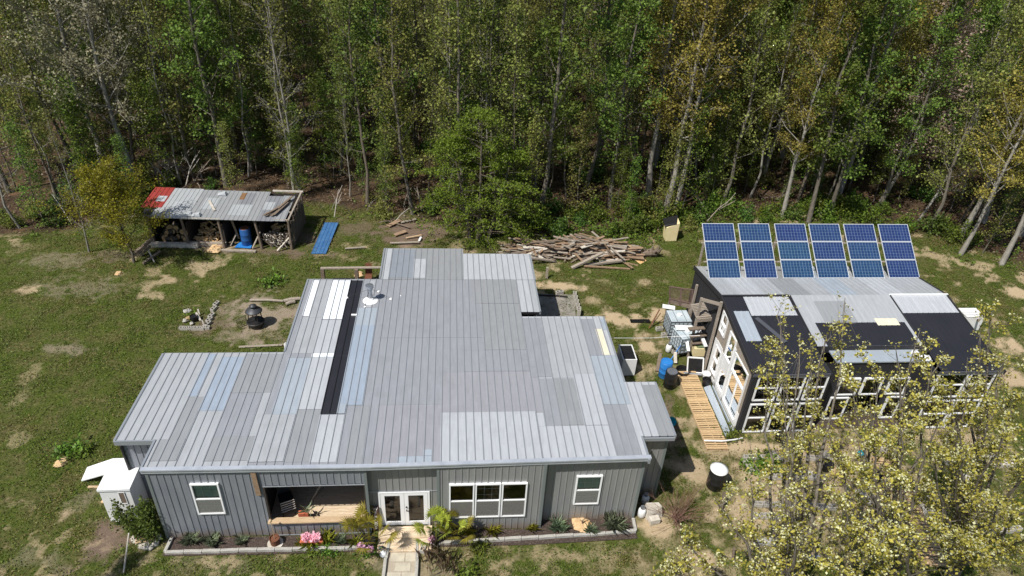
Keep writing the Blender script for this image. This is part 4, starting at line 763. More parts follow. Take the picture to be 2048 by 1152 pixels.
t = thing('aloe_planter', 'terracotta trough with spiky aloe just inside the porch sill', 'planter', hw(4.95, .38, .36), HF.rot); MB().box(-.22, -.08, 0, .14, .08, .44).build('trough', 'terracotta', t)
o = obj('foliage', tuft('foliage', .26, 14, .025, 1.0, 'lf_yucca', 12, .05), t, (.15, 0, .45))
m = MB(); m.bar(hw(5.0, 1.2, .36), hw(5.55, 1.95, 1.0), .06, .03); single(m, 'loose_batten', 'porchwood', 'pale batten leaning across the shaded porch', 'batten')
# ------------------------------------------------------------------ fire pit, block bed, logs, back rail
t = thing('fire_pit', 'black steel fire pit with a conical hood standing on the straw patch', 'fire pit', g(513, 652))
MB().lathe([(.26, 0), (.34, .03), (.4, .16), (.42, .3), (.38, .3), (.3, .14), (0, .12)], n=24).build('bowl', 'blacksteel', t); MB().lathe([(.43, .3), (.46, .33), (.43, .36), (.38, .34)], n=24).build('rim', 'blacksteel', t)
for k in range(4): a = .7+k*1.571; MB().bar((.38*math.cos(a), .38*math.sin(a), .0), (.3*math.cos(a), .3*math.sin(a), 1.05), .05, .02).build('leg', 'blacksteel', t)
M['hood'] = mat('grey_black_hood', S(66, 68, 72), .5, .3)
MB().lathe([(.43, .98), (.4, 1.02), (.2, 1.16), (.16, 1.17), (.15, 1.26), (.19, 1.26), (.18, 1.31), (.06, 1.38), (0, 1.4)], n=24).build('hood', 'hood', t, True)
m = MB(); fr_ = [(-.42, -.05, .1), (-.78, -.4, .1), (-.82, -.44, .62), (-.45, -.1, .72)]
m.tube(fr_+[fr_[0]], .018, 5)
for i in range(1, 7): s_ = i/7; A = Vector(fr_[0]).lerp(Vector(fr_[1]), s_); B = Vector(fr_[3]).lerp(Vector(fr_[2]), s_); m.tube([A, B], .006, 3)
for i in range(1, 6): s_ = i/6; A = Vector(fr_[0]).lerp(Vector(fr_[3]), s_); B = Vector(fr_[1]).lerp(Vector(fr_[2]), s_); m.tube([A, B], .006, 3)
m.build('mesh_door', 'blacksteel', t)
for i, (px, py, an) in enumerate(((367, 658, 0), (378, 658, 0), (389, 658, 0), (401, 658, 0), (412, 657, 0), (416, 649, 1.25), (419, 641, 1.25), (423, 633, 1.25), (428, 619, 1.25), (433, 609, 1.25))):
    block(g(px, py), an+.08+R.uniform(-.06, .06), 'cinder block edging the small plant bed left of the fire pit', 'cinder blocks edging the plant bed', z=-.06)
for (a, b, w_, lab) in (((392, 625), (401, 641), .1, 'pale stick across the block-edged plant bed'), ((396, 618), (399, 629), .09, 'short stick behind the first one in the plant bed'), ((404, 640), (408, 652), .06, 'thin stake standing near the corner of the plant bed')):
    m = MB(); m.bar(g(*a, .35), g(*b, .05), w_, .04); single(m, 'stick', 'stone', lab, 'stick')
for (px, py, r_, lab, mt) in ((375, 625, .2, 'flat greenish slab at the back of the plant bed', 'concrete'), (371, 643, .15, 'grey stone at the left of the plant bed', 'block'), (377, 637, .14, 'tan stone in the plant bed', 'sand'), (384, 648, .12, 'small grey stone near the front of the plant bed', 'block')): single(MB().rock((0, 0, r_*.4), r_, R, sq=.6), 'bed_stone', mt, lab, 'stone', None, g(px, py), R.random()*3)
single(MB().lathe([(.14, 0), (.2, .3), (.18, .3), (.17, .26), (0, .26)]), 'plant_pot', 'blackpl', 'black pot in the shaded middle of the plant bed', 'pot', None, g(389, 641))
obj_ = obj('weed_clump', GRN, None, g(384, 632)); obj_.scale = (1.1,)*3; tag(obj_, 'leafy weeds growing in the middle of the plant bed', 'plant')
for (a, b, r_, lab) in (((567, 602), (601, 597), .11, 'thick weathered log at the back of the straw patch near the house'), ((572, 608), (590, 603), .1, 'short log in front of the thick weathered log'), ((500, 600), (566, 602), .07, 'long thin log edging the back of the straw patch')):
    single(MB().tube([g(*a, r_), (g(*a, r_)+g(*b, r_))/2+Vector((0, .03, .02)), g(*b, r_)], [r_*.9, r_, r_*.92], 9), 'log', 'greywood', lab, 'log')
single(MB().tube([g(478, 694, .05), g(560, 690, .05), g(600, 687, .05)], .06, 6), 'log', 'greywood', 'grey rotting log in the grass just behind the left wing roof', 'log')
m = MB(); m.hexa([(-.05, -.2, 0), (.05, -.2, 0), (.05, .2, 0), (-.05, .2, 0), (-.03, -.05, .55), (.03, -.05, .55), (.03, .1, .5), (-.03, .1, .5)]); single(m, 'white_downpipe', 'white', 'small white boot of metal at the notch behind the left wing', 'metal piece', None, g(573, 703, .0))
t = thing('rail_fence', 'low weathered rail on stout posts behind the chimney end of the roof', 'fence', g(648, 566))
A, B, C_ = g(648, 566)-Vector(t.location), g(715, 566)-Vector(t.location), g(772, 563)-Vector(t.location)
for p in (A, B, C_): MB().box(p.x-.1, p.y-.1, 0, p.x+.1, p.y+.1, .95).build('post', 'barnwood', t)
m = MB(); m.bar(A+Vector((-.1, 0, 1.0)), C_+Vector((.3, 0, 1.0)), .16, .07); m.build('rail', 'greywood', t)
t = thing('metal_chair', 'rusty brown slatted chair behind the roof between rail and back room', 'chair', g(738, 566), .1); M_ = MB()
M_.hexa([(-.2, -.25, .42), (.2, -.25, .42), (.2, .2, .42), (-.2, .2, .42), (-.2, -.25, .46), (.2, -.25, .46), (.2, .2, .46), (-.2, .2, .46)]); M_.build('seat', 'rust', t); m = MB(); m.hexa([(-.2, .18, .46), (.2, .18, .46), (.2, .22, .46), (-.2, .22, .46), (-.18, .3, 1.15), (.18, .3, 1.15), (.18, .34, 1.15), (-.18, .34, 1.15)]); m.build('backrest', 'rust', t)
for x in (-.18, .18):
    for y in (-.22, .2): MB().tube([(x, y, 0), (x, y, .42)], .02, 5).build('leg', 'rust', t)
for a in (722, 730):
    m = MB(); m.tube([g(a, 566, 0), g(a, 566, .9)], .025, 5); single(m, 'metal_stake', 'blacksteel', 'thin metal stake by the rusty chair behind the roof', 'stake', 'stakes by the rusty chair')
# ------------------------------------------------------------------ back patio right of the house
sl_ = MB(); q = [g(1070, 640), g(1152, 640), g(1148, 590), g(1060, 588)]; sl_.hexa([p+Vector((0, 0, -.1)) for p in q]+[p+Vector((0, 0, .03)) for p in q]); tag(sl_.build('patio', 'darkconcrete'), None, None, None, 'structure')
for i, (px, py) in enumerate(((1149, 592), (1151, 600), (1153, 608), (1155, 616))): block(g(px, py), 1.45, 'cinder block in the low wall along the right edge of the patio', 'cinder blocks along the patio', sc=1.1)
block(g(1157, 629), 1.45, 'lower block of the two stacked at the front of the patio wall', sc=1.1); block(g(1157, 629), 1.5, 'upper block of the two stacked at the front of the patio wall', z=.21, sc=1.1)
block(g(1119, 588), .4, 'pale block standing on the back edge of the patio', sc=1.1)
single(MB().tube([g(1075, 590, .1), g(1110, 591, .1), g(1135, 594, .08)], .05, 6), 'drain_pipe', 'blackpl', 'black pipe along the back edge of the patio', 'pipe')
single(MB().box(-.07, -.07, 0, .07, .07, .75), 'fence_post', 'greywood', 'lone short grey post in the grass behind the patio', 'post', None, g(1093, 556))
m = MB()
for i in range(6): m.box(-.55, -.14+i*.05, .02, .55, -.11+i*.05, .06)
m.box(-.55, -.14, .02, -.5, .14, .06); m.box(.5, -.14, .02, .55, .14, .06); single(m, 'black_grate', 'blackpl', 'flat black grate lying in the grass near the sandy patch', 'grate', None, g(1280, 643), .1)
t = thing('heat_pump', 'white-framed outdoor unit with a black top beside the right wall of the house', 'outdoor unit', g(1250, 735), HF.rot); m = MB(); m.box(-.35, -.6, 0, .35, .6, .95); m.build('body', 'white', t); m = MB(); m.box(-.3, -.55, .955, .3, .55, .97); m.build('top_grille', 'blackpl', t); m = MB()
for (a, b, c, d) in ((-.35, -.6, .35, -.55), (-.35, .55, .35, .6), (-.35, -.55, -.3, .55), (.3, -.55, .35, .55)): m.box(a, b, .952, c, d, 1.0)
m.build('top_frame', 'white', t)
single(MB().lathe([(.15, 0), (.22, .3), (.2, .3), (.0, .04)]), 'teal_bucket', 'teal', 'teal bucket tipped beside the right wing of the house', 'bucket', None, g(1338, 846)).rotation_euler = (.5, .3, 0)
single(MB().tube([g(1222, 676, 2.6), g(1300, 676, 2.0), g(1345, 673, 1.75), g(1400, 671, 2.0)], .012, 4), 'clothesline', 'white', 'thin white line strung from the house to the greenhouse stairs', 'line')
# ------------------------------------------------------------------ woodshed
SF = Frame(g(307, 490), 3.6); SW_, SD = 8.55, 3.25
shed = thing('woodshed', 'long open-fronted woodshed with a patched tin roof, red at its left end', 'shed', Vector(SF.O), SF.rot)
ZF, ZB = 2.05, 2.28; sfs = (ZB-ZF)/SD
sr = MB(); TS = ['zinc', 'gray', 'dark', 'light']; nS = np.array([0, -sfs, 1]); nS /= np.linalg.norm(nS)
def ssheet(u0, u1, v0, v1, mi, lift): sr.corr((0, 0, ZF), eU, (0, 1, sfs), nS, u0, u1, v0, v1, .27, .02, .045, m=mi, lift=lift, skirt=.012, mr=None)
ssheet(.3, 2.4, -.25, SD, 0, 0); ssheet(2.4, 4.2, -.25, SD-.1, 1, .0); ssheet(4.2, 6.6, -.25, SD-.1, 1, .0); ssheet(6.6, 7.5, -.25, SD-.6, 2, .0); ssheet(7.5, 8.2, -.2, SD-.5, 1, -.01)
ssheet(1.2, 2.0, -.2, 1.6, 3, .006); ssheet(2.9, 3.7, .9, 2.2, 0, .006); ssheet(4.7, 5.9, .3, 1.5, 0, .006); ssheet(5.0, 5.8, 1.6, 2.9, 2, .006); ssheet(6.6, 7.2, 1.0, 1.9, 0, .008)
ssheet(-.62, .62, .9, SD+.05, 4, .004); ssheet(-.02, .52, 1.6, 2.25, 3, .012); ssheet(4.9, 5.2, 2.1, 2.9, 5, .01)
M['rusttin'] = tin('rusty_tin', S(134, 102, 72), .7); sroof = sr.build('roof', ['t_zinc', 't_gray', 't_dark', 't_light', 'redtin', 'rusttin'], shed)
MB().bar((-.3, .4, ZF-.02), (.3, .5, ZF-.02), .8, .02).build('eave_flap', 'blackpaint', shed)
for (u, v, z1, lean) in ((.1, .0, ZF, -.05), (2.15, -.05, ZF, -.12), (4.3, -.08, ZF, -.08), (6.55, -.05, ZF, -.2), (8.35, .0, ZF, .0), (8.45, SD, ZB, 0), (.0, SD, ZB, 0), (4.3, SD, ZB, 0)):
    MB().tube([(u, v, 0), (u+lean*.4, v, z1*.5), (u+lean, v, z1-.02)], [.1, .08, .08], 7).build('post', 'barnwood', shed)
MB().bar((-.1, -.02, ZF-.06), (8.4, -.02, ZF-.06), .1, .1).build('front_beam', 'greywood', shed); MB().bar((2.1, -.2, ZF-.02), (4.4, -.2, ZF-.02), .03, .1).build('fascia', 'stone', shed)
MB().bar((6.7, SD, ZB+.02), (8.6, SD, ZB+.02), .1, .1).build('rear_beam', 'stone', shed); MB().bar((8.4, -.1, ZF), (8.5, SD, ZB), .1, .1).build('end_rafter', 'greywood', shed); MB().bar((7.7, .9, ZF+.0), (8.45, .9, ZF+.0), .1, .06).build('purlin', 'greywood', shed)
m = MB(); m.box(-.05, SD-.05, 0, 8.5, SD, ZB-.15); m.box(-.1, .1, 0, -.05, SD, 1.9); m.build('back_wall', 'darkwood', shed)
for u in (2.15, 4.3, 6.5): MB().box(u-.03, .2, 0, u+.03, SD-.1, 1.5).build('partition', 'darkwood', shed)
m = MB()
for i in range(26): v = .15+i*.12; m.bar((8.45, v, 0), (8.45+R.uniform(-.05, .05), v, ZF+.0+R.uniform(-.5, -.1)), .09, .03, upv=(1, 0, 0))
m.build('end_slats', 'barnwood', shed)
def sw2(u, v, z=0): return SF.world(u, v, z)
def shz(v): return ZF+sfs*v
m = MB(); m.bar(sw2(3.2, 1.75, shz(1.75)+.06), sw2(3.85, .65, shz(.65)+.06), .13, .05); single(m, 'plank', 'stone', 'pale plank lying slantwise on the middle of the woodshed roof', 'plank')
for i, (u0, v0, u1, v1) in enumerate(((7.2, .3, 7.9, 2.2), (7.35, .2, 8.1, 2.1), (7.05, .15, 7.6, 1.3), (7.5, .25, 8.0, 1.7), (6.9, .1, 7.5, .9), (7.6, .9, 8.15, 2.35))):
    m = MB(); m.bar(sw2(u0, v0, shz(v0)+.05+i*.03), sw2(u1, v1, shz(v1)+.06+i*.03), .13, .04); single(m, 'plank', 'barnwood', 'rotten grey plank in the heap at the right end of the woodshed roof', 'plank', 'planks heaped on the woodshed roof')
for (u, v, lab) in ((2.45, .12, 'left bent tin piece at the front edge of the woodshed roof'), (2.95, .1, 'right bent tin piece at the front edge of the woodshed roof'), (3.75, 2.6, 'small tin piece near the back edge of the woodshed roof')):
    m = MB(); m.hexa([(-.25, -.15, 0), (.25, -.15, 0), (.25, .15, .02), (-.25, .15, .02), (-.25, -.1, .1), (.2, -.12, .18), (.2, .1, .2), (-.25, .12, .08)]); single(m, 'tin_scrap', 't_light', lab, 'tin scrap', None, sw2(u, v, shz(v)+.03), SF.rot)
# timbers, logs and firewood
single(MB().box(0, -.14, 0, 3.0, .14, .26), 'timber_beam', 'stone', 'long pale squared timber lying along the front of the left woodshed bays', 'timber', None, sw2(-.25, -.15), SF.rot+.01); single(MB().box(0, -.12, 0, 2.5, .12, .24), 'timber_beam', 'greywood', 'squared timber behind the long one, under the second woodshed bay', 'timber', None, sw2(1.85, .1), SF.rot)
single(MB().box(0, -.1, 0, 2.7, .1, .1), 'timber_beam', 'greywood', 'low rotten timber in the grass before the third woodshed bay', 'timber', None, sw2(3.6, -.45), SF.rot-.03)
lgm = MB(); lgm.tube([(0, -.22, 0), (0, .22, 0)], .2, 10, 0); lg = lgm.build('log', ['barkdark', 'endgrain']); lg.data.polygons[-1].material_index = 1; lg.data.polygons[-2].material_index = 1
for i in range(17):
    o = lg if i == 0 else lg.copy()
    if i: COL.objects.link(o)
    r_ = i//7; o.location = sw2(.4+(i % 7)*.24+r_*.12, .55+R.uniform(-.15, .3)+r_*.25, .18+r_*.27); o.rotation_euler = (R.uniform(-.3, .3), R.uniform(0, 3), SF.rot+R.uniform(-.9, .9)); q = R.uniform(.7, 1.0); o.scale = (q, q, q)
    tag(o, 'thick sawn log round heaped in the left bay of the woodshed', 'log', 'log rounds in the left woodshed bay')
fw = []
for i in range(4):
    m = MB(); m.hexa([(-.2, -.05, -.04), (.2, -.05, -.04), (.2, .06, -.03), (-.2, .06, -.03), (-.2, -.01, .05), (.2, -.02, .05), (.2, .03, .05), (-.2, .04, .05)]); o = m.build('firewood_piece', ('endgrain', 'palewood', 'tanwood', 'endgrain')[i]); fw.append(o)
def heap(n, u0, u1, v0, v1, h, lab, grp, protos, first):
    for i in range(n):
        p = protos[i % len(protos)]
        o = p if (first and i < len(protos)) else p.copy()
        if not (first and i < len(protos)): COL.objects.link(o)
        s_ = R.random(); u = u0+(u1-u0)*s_; t = R.random(); v = v0+(v1-v0)*t
        o.location = sw2(u, v, .06+h*t*(1-abs(2*s_-1)**2*.5)); o.rotation_euler = (R.uniform(-.5, .5), R.uniform(-.5, .5), R.uniform(0, 3.1)); o.scale = (R.uniform(.7, 1.1),)*3; tag(o, lab, 'firewood', grp)
heap(95, 2.35, 4.15, .35, 1.6, .85, 'split yellow firewood piece heaped in the second bay of the woodshed', 'split firewood in the second woodshed bay', fw, True)
heap(60, 6.75, 8.2, .55, 1.4, .95, 'short sawn piece on the pale pile in the right bay of the woodshed', 'sawn pieces in the right woodshed bay', fw, False)
stk = []
for i, mt in enumerate(('greywood', 'barnwood', 'stone')): stk.append(MB().tube([(-.45, 0, 0), (0, .03, .03), (.45, 0, 0)], .035, 5).build('branch', mt))
for i in range(80):
    o = stk[i] if i < 3 else stk[i % 3].copy()
    if i >= 3: COL.objects.link(o)
    t = R.random(); o.location = sw2(6.7+1.55*R.random(), .05+.5*t, .1+.6*t); o.rotation_euler = (R.uniform(-.5, .5), R.uniform(.2, 1.2), SF.rot+R.choice((R.uniform(-.4, .4), R.uniform(1.2, 1.9)))); o.scale = (R.uniform(.7, 1.2),)*3
    tag(o, 'grey branch in the tangled pile spilling from the right bay of the woodshed', 'branch', 'branches spilling from the right woodshed bay')
def drum(name, mt, p, lab, top=None, h=.88, r_=.29, lid='blackpl'):
    t = thing(name, lab, 'barrel', p); MB().lathe([(r_*.95, 0), (r_, .03), (r_, h*.33), (r_*1.03, h*.34), (r_, h*.36), (r_, h*.64), (r_*1.03, h*.66), (r_, h*.68), (r_, h-.03), (r_*.97, h), (r_*.9, h), (r_*.88, h-.04), (0, h-.04)], n=22).build('body', mt, t, True)
    if top: MB().lathe([(r_*.86, h-.03), (r_*.86, h+.01), (0, h+.02)], n=20).build('lid', top, t)
    return t
drum('blue_drum', 'bluedark', sw2(5.55, .35, .02), 'dark blue drum with an orange-brown lid standing in the third bay of the woodshed', 'rust', 1.15, .32)
m = MB(); q = [sw2(4.9, -.1, .03), sw2(5.9, -.15, .03), sw2(5.85, .5, .03), sw2(5.05, .6, .04)]; u_ = Vector((0, 0, .03)); m.hexa(q+[p+u_ for p in q]); single(m, 'blue_sheet', 'bluepl', 'bright blue sheet on the ground under the dark blue drum', 'sheet')
for (a, b, mt, lab) in (((6.0, -.15, .05), (6.5, .2, 1.0), 'greywood', 'weathered board leaning between the blue drum and the branch pile'), ((4.6, .1, .05), (4.95, .5, .7), 'greywood', 'board leaning left of the blue drum'), ((4.35, .4, .1), (4.9, .3, .2), 'barnwood', 'low board on the floor of the third woodshed bay'), ((7.55, -.35, .05), (8.25, .05, .75), 'stone', 'pale stick leaning on the branch pile at the right woodshed post'), ((4.9, .9, .1), (4.6, 1.0, 1.4), 'tanwood', 'tan post leaning inside the third woodshed bay')):
    m = MB(); m.bar(sw2(*a), sw2(*b), .13, .04); single(m, 'board', mt, lab, 'board')
m = MB(); q = [g(622, 507, .05), g(652, 507, .05), g(671, 445, .12), g(649, 445, .12)]; a, b_, c_, d_ = [np.array(x) for x in q]; L_ = np.linalg.norm(d_-a); eT_ = (d_-a)/L_; W_ = np.linalg.norm(b_-a)
m.corr(a, (b_-a)/W_, eT_, (0, 0, 1), 0, W_, 0, L_, .22, .02, .04, skirt=.02); single(m, 'blue_metal_sheet', 'bluetin', 'long blue ribbed metal sheet lying on the grass right of the woodshed', 'metal sheet')
for (a, b, w_, mt, lab) in (((286, 527, .1), (320, 503, .25), .14, 'barnwood', 'dark broken post crossing a pale stick left of the woodshed'), ((292, 492, .5), (309, 525, .05), .07, 'stone', 'pale stick crossing the dark broken post left of the woodshed'), ((272, 505, .3), (304, 478, .9), .22, 'barnwood', 'thick rotten log leaning against the left end of the woodshed'), ((280, 510, .1), (300, 492, .6), .2, 'barkdark', 'shorter rotten log under the thick one at the left end of the woodshed')):
    m = MB(); m.bar(g(*a), g(*b), w_, w_*.7); single(m, 'broken_timber', mt, lab, 'timber')
for (px, py, r_, lab) in ((432, 499, .5, 'low heap of orange sawdust in front of the second woodshed bay'), (237, 547, .22, 'small orange sand mound left of the woodshed'), (718, 549, .3, 'small orange sand mound behind the chimney roof'), (120, 927, .25, 'small orange mound in the left lawn below the leafy clump')): single(MB().rock((0, 0, 0), r_, R, sq=.45), 'sand_mound', 'sand', lab, 'sand heap', None, g(px, py))
# brush pile behind the shed and deadwood
brm = [twigs(20+i, 1, 1.6, .1, .03, 4).build('dead_branch', ('greywood', 'stone', 'barnwood')[i]) for i in range(3)]
for i in range(46):
    o = brm[i] if i < 3 else brm[i % 3].copy()
    if i >= 3: COL.objects.link(o)
    a = R.random()
    if i < 24: p = g(R.uniform(318, 400), R.uniform(352, 378)); lab, grp = 'bleached dead branch in the brush pile behind the red end of the woodshed', 'dead branches in the brush pile'
    else: p = g(R.uniform(60, 900), 0); px = R.choice((R.uniform(620, 880), R.uniform(30, 280), R.uniform(1250, 1900))); p = g(px, R.uniform(395, 450)); lab, grp = 'fallen dead branch lying on the leaf litter at the edge of the woods', 'fallen branches at the edge of the woods'
    o.location = (p.x, p.y, .15+R.random()*.5*(i < 24)); o.rotation_euler = (R.uniform(-.3, .3), R.uniform(-.2, .3), R.random()*6.28); o.scale = (R.uniform(.7, 1.7),)*3; tag(o, lab, 'branch', grp)
# scrap boards between shed and big bush
for (a, b, w_, mt, lab) in (((776, 452), (800, 440), .35, 'brownwood', 'wide brown board in the scrap behind the house, the farthest'), ((802, 445), (832, 438), .16, 'greywood', 'long grey board at the back of the scrap area'), ((789, 470), (812, 462), .3, 'brownwood', 'tilted brown board in the middle of the scrap area'), ((812, 476), (843, 470), .1, 'tanwood', 'thin pole lying in the scrap left of the big bush'), ((838, 482), (842, 474), .12, 'white', 'small white scrap near the big bush'), ((780, 486), (838, 484), .14, 'greywood', 'long low board edging the scrap area nearest the roof'), ((770, 440), (820, 455), .08, 'barnwood', 'thin dark pole across the scrap area'), ((690, 497), (730, 494), .12, 'greywood', 'pale board in the dirt right of the blue metal sheet')):
    m = MB(); m.bar(g(*a, .08), g(*b, .14), w_, .05); single(m, 'scrap_board', mt, lab, 'board')
# ------------------------------------------------------------------ lumber pile: every board its own object
bprot = []
for i in range(8):
    l = (1.1, 1.6, 2.1, 2.6, 3.1, 1.4, 1.9, 2.4)[i]; w_ = (.14, .1, .18, .14, .12, .22, .09, .14)[i]
    bprot.append(MB().box(-l/2, -w_/2, -.022, l/2, w_/2, .022).build('weathered_board', ('greywood', 'brownwood', 'barnwood', 'brownwood', 'greywood', 'stone', 'barnwood', 'brownwood')[i]))
nb = 0
def pile(pts, lab, grp, n, main):
    global nb
    for i in range(n):
        o = bprot[nb] if nb < 8 else bprot[R.randrange(8)].copy()
        if nb >= 8: COL.objects.link(o)
        nb += 1
        c, rx, ry, h = pts[R.randrange(len(pts))]; a = R.random()*6.28; r_ = math.sqrt(R.random()); x, y = r_*math.cos(a), r_*math.sin(a); C0 = g(*c)
        o.location = (C0.x+x*rx, C0.y+y*ry, .04+h*(1-r_**1.6)*R.uniform(.45, 1)+.02); yaw = main+R.gauss(0, .22) if R.random() < .75 else main+R.gauss(0, .8)
        o.rotation_euler = (R.uniform(-.15, .15), R.gauss(0, .13), yaw); tag(o, lab, 'board', grp)
pile([((1078, 505), 1.25, .75, .95), ((1066, 510), 1.0, .5, .5)], 'weathered board heaped in the left stack of the lumber pile', 'boards in the left lumber stack', 85, .05)
pile([((1180, 505), 1.5, .95, 1.25), ((1215, 510), 1.5, .9, .95), ((1150, 505), 1.0, .7, .8)], 'weathered board heaped in the big middle stack of the lumber pile', 'boards in the big lumber stack', 170, .1)
for (a, b, w_, lab, mt) in (((1062, 516, .5), (1112, 522, .06), .16, 'long grey beam sloping down the front of the left lumber stack', 'greywood'), ((1105, 506, .2), (1150, 486, .9), .22, 'thick grey beam leaning between the two lumber stacks', 'greywood'), ((1143, 536, .05), (1205, 506, .9), .2, 'long beam sloping from the big lumber stack down to the grass', 'greywood'), ((1168, 532, .15), (1260, 538, .03), .12, 'long thin board lying along the front of the lumber pile', 'brownwood'), ((1170, 530, .1), (1250, 520, .25), .2, 'squared beam at the front foot of the big lumber stack', 'greywood'), ((1075, 480, .9), (1120, 512, .1), .1, 'narrow board sloping toward the camera on the left stack', 'barnwood'), ((1210, 488, 1.2), (1228, 515, .3), .12, 'board leaning down the right side of the big stack', 'brownwood')):
    m = MB(); m.bar(g(*a), g(*b), w_, w_*.6); single(m, 'beam', mt, lab, 'beam')
for (q, lab, mt) in (([(1252, 490, .5), (1275, 492, .25), (1284, 513, .02), (1252, 512, .25)], 'curled plywood sheet at the right end of the lumber pile', 'tanwood'), ([(1265, 517, .05), (1281, 514, .1), (1293, 522, .02), (1281, 529, .0)], 'small plywood piece on the grass in front of the curled sheet', 'endgrain'), ([(1262, 490, .5), (1278, 492, .45), (1290, 505, .1), (1280, 508, .1)], 'grey weathered sheet behind the curled plywood', 'greywood')):
    m = MB(); p = [g(*x) for x in q]; u_ = Vector((0, 0, .03)); m.hexa(p+[x+u_ for x in p]); single(m, 'plywood_sheet', mt, lab, 'plywood')
m = MB(); m.tube([(-.6, 0, .2), (0, .05, .26), (.4, .1, .2)], [.2, .26, .2], 9)
for i in range(9): a = R.uniform(-1, 1); m.tube([(a*.5, .05, .2), (a*.7, R.uniform(-.3, .2), R.uniform(.5, .95))], [.13, .04], 6)
single(m, 'tree_stump', 'barnwood', 'gnarled uprooted stump right of the lumber pile', 'stump', None, g(1300, 513))
t = thing('shower_shed', 'cream upright box with a slanted dark top, half buried in green weeds', 'shed', g(1338, 478), .1); m = MB()
m.hexa([(-.33, -.3, 0), (.4, -.3, 0), (.4, .4, 0), (-.33, .4, 0), (-.4, -.3, 1.0), (.42, -.3, 1.35), (.42, .4, 1.45), (-.4, .4, 1.1)]); m.build('body', 'cream', t); m = MB(); m.hexa([(-.55, -.25, 1.08), (.2, -.33, 1.3), (.44, .45, 1.5), (-.5, .5, 1.2), (-.55, -.2, 1.16), (.2, -.3, 1.36), (.44, .45, 1.56), (-.5, .5, 1.28)]); m.build('lid', 'blackpl', t)
# ------------------------------------------------------------------ stairs, tanks and clutter beside the greenhouse
t = thing('wooden_stair', 'weathered wooden stair landing on tall posts against the greenhouse side', 'stair', g(1390, 730), GF.rot); to = Vector(t.location); rinv = Matrix.Rotation(-GF.rot, 3, 'Z')
def lp(px, py, z=0): return rinv@(g(px, py, z)-to)
PO = [((1375.5, 713), 3.7), ((1407, 743), 4.3), ((1373, 661), 3.0), ((1402, 690), 3.0)]
for (p, h) in PO:
    a = lp(*p); MB().box(a.x-.055, a.y-.055, 0, a.x+.055, a.y+.055, h).build('post', 'greywood', t)
def topz(i): return lp(*PO[i][0])
a, b = topz(0), topz(1); MB().bar((a.x, a.y, 3.62), (b.x, b.y, 4.15), .06, .16).build('top_rail', 'greywood', t); MB().bar((a.x-.15, a.y-.06, 1.35), (b.x, a.y+.15, 1.4), .14, .12).build('cross_beam', 'greywood', t)
q = [lp(1383, 611, 2.6), lp(1413, 606, 2.6), lp(1427, 634, 2.6), lp(1393, 637, 2.6)]; m = MB()
for i in range(9): A = q[0].lerp(q[3], i/9+.004); B = q[1].lerp(q[2], i/9+.004); m.bar(A, B, .16, .04)
m.build('landing', 'greywood', t); m = MB(); m.bar(q[3]+Vector((0, -.05, -.08)), q[2]+Vector((0.1, -.05, -.08)), .06, .2); m.build('landing_beam', 'greywood', t)
for k in range(4): z = .5+k*.5; A = lp(1390-k*3, 700-k*14, z); MB().bar(A+Vector((-.1, 0, 0)), A+Vector((.75, .1, 0)), .24, .05).build('step', 'barnwood', t)
t = thing('wooden_gate', 'dark brown slatted gate of two panels standing above the tanks', 'gate', g(1340, 640), 0); to = Vector(t.location)
Q = [g(1338, 606, 1.35)-to, g(1381, 617, 1.35)-to, g(1387, 579, 2.45)-to, g(1339, 572, 2.45)-to]
def gp2(s_, r_): return Q[0].lerp(Q[1], s_).lerp(Q[3].lerp(Q[2], s_), r_)
M['gatewood'] = mat('dark_brown_gate_wood', S(92, 74, 68), .85, col2=S(112, 92, 84), scale=6)
m = MB()
for (s0, s1) in ((0, .5), (.5, 1)):
    for s_ in (s0+.02, s1-.02): m.bar(gp2(s_, 0), gp2(s_, 1), .07, .05)
    for r_ in (.28, .97): m.bar(gp2(s0, r_), gp2(s1, r_), .07, .05)
m.build('gate_frame', 'gatewood', t); m = MB()
for i in range(18): s_ = (i+.5)/18; m.bar(gp2(s_, .3), gp2(s_, .95), .028, .02)
m.build('slats', 'gatewood', t); m = MB(); m.hexa([tuple(gp2(0, -.02)), tuple(gp2(1, -.02)), tuple(gp2(1, -.02)+Vector((0, .04, 0))), tuple(gp2(0, -.02)+Vector((0, .04, 0))), tuple(gp2(0, .27)), tuple(gp2(1, .27)), tuple(gp2(1, .27)+Vector((0, .04, 0))), tuple(gp2(0, .27)+Vector((0, .04, 0)))]); m.build('bottom_board', 'barnwood', t)
for s_ in (.02, .98): a = gp2(s_, 0); MB().bar((a.x, a.y+.04, 0), (a.x, a.y+.04, a.z+.3), .09, .09).build('post', 'greywood', t)
M['cage'] = mat('tank_cage', S(120, 126, 132), .45, .5)
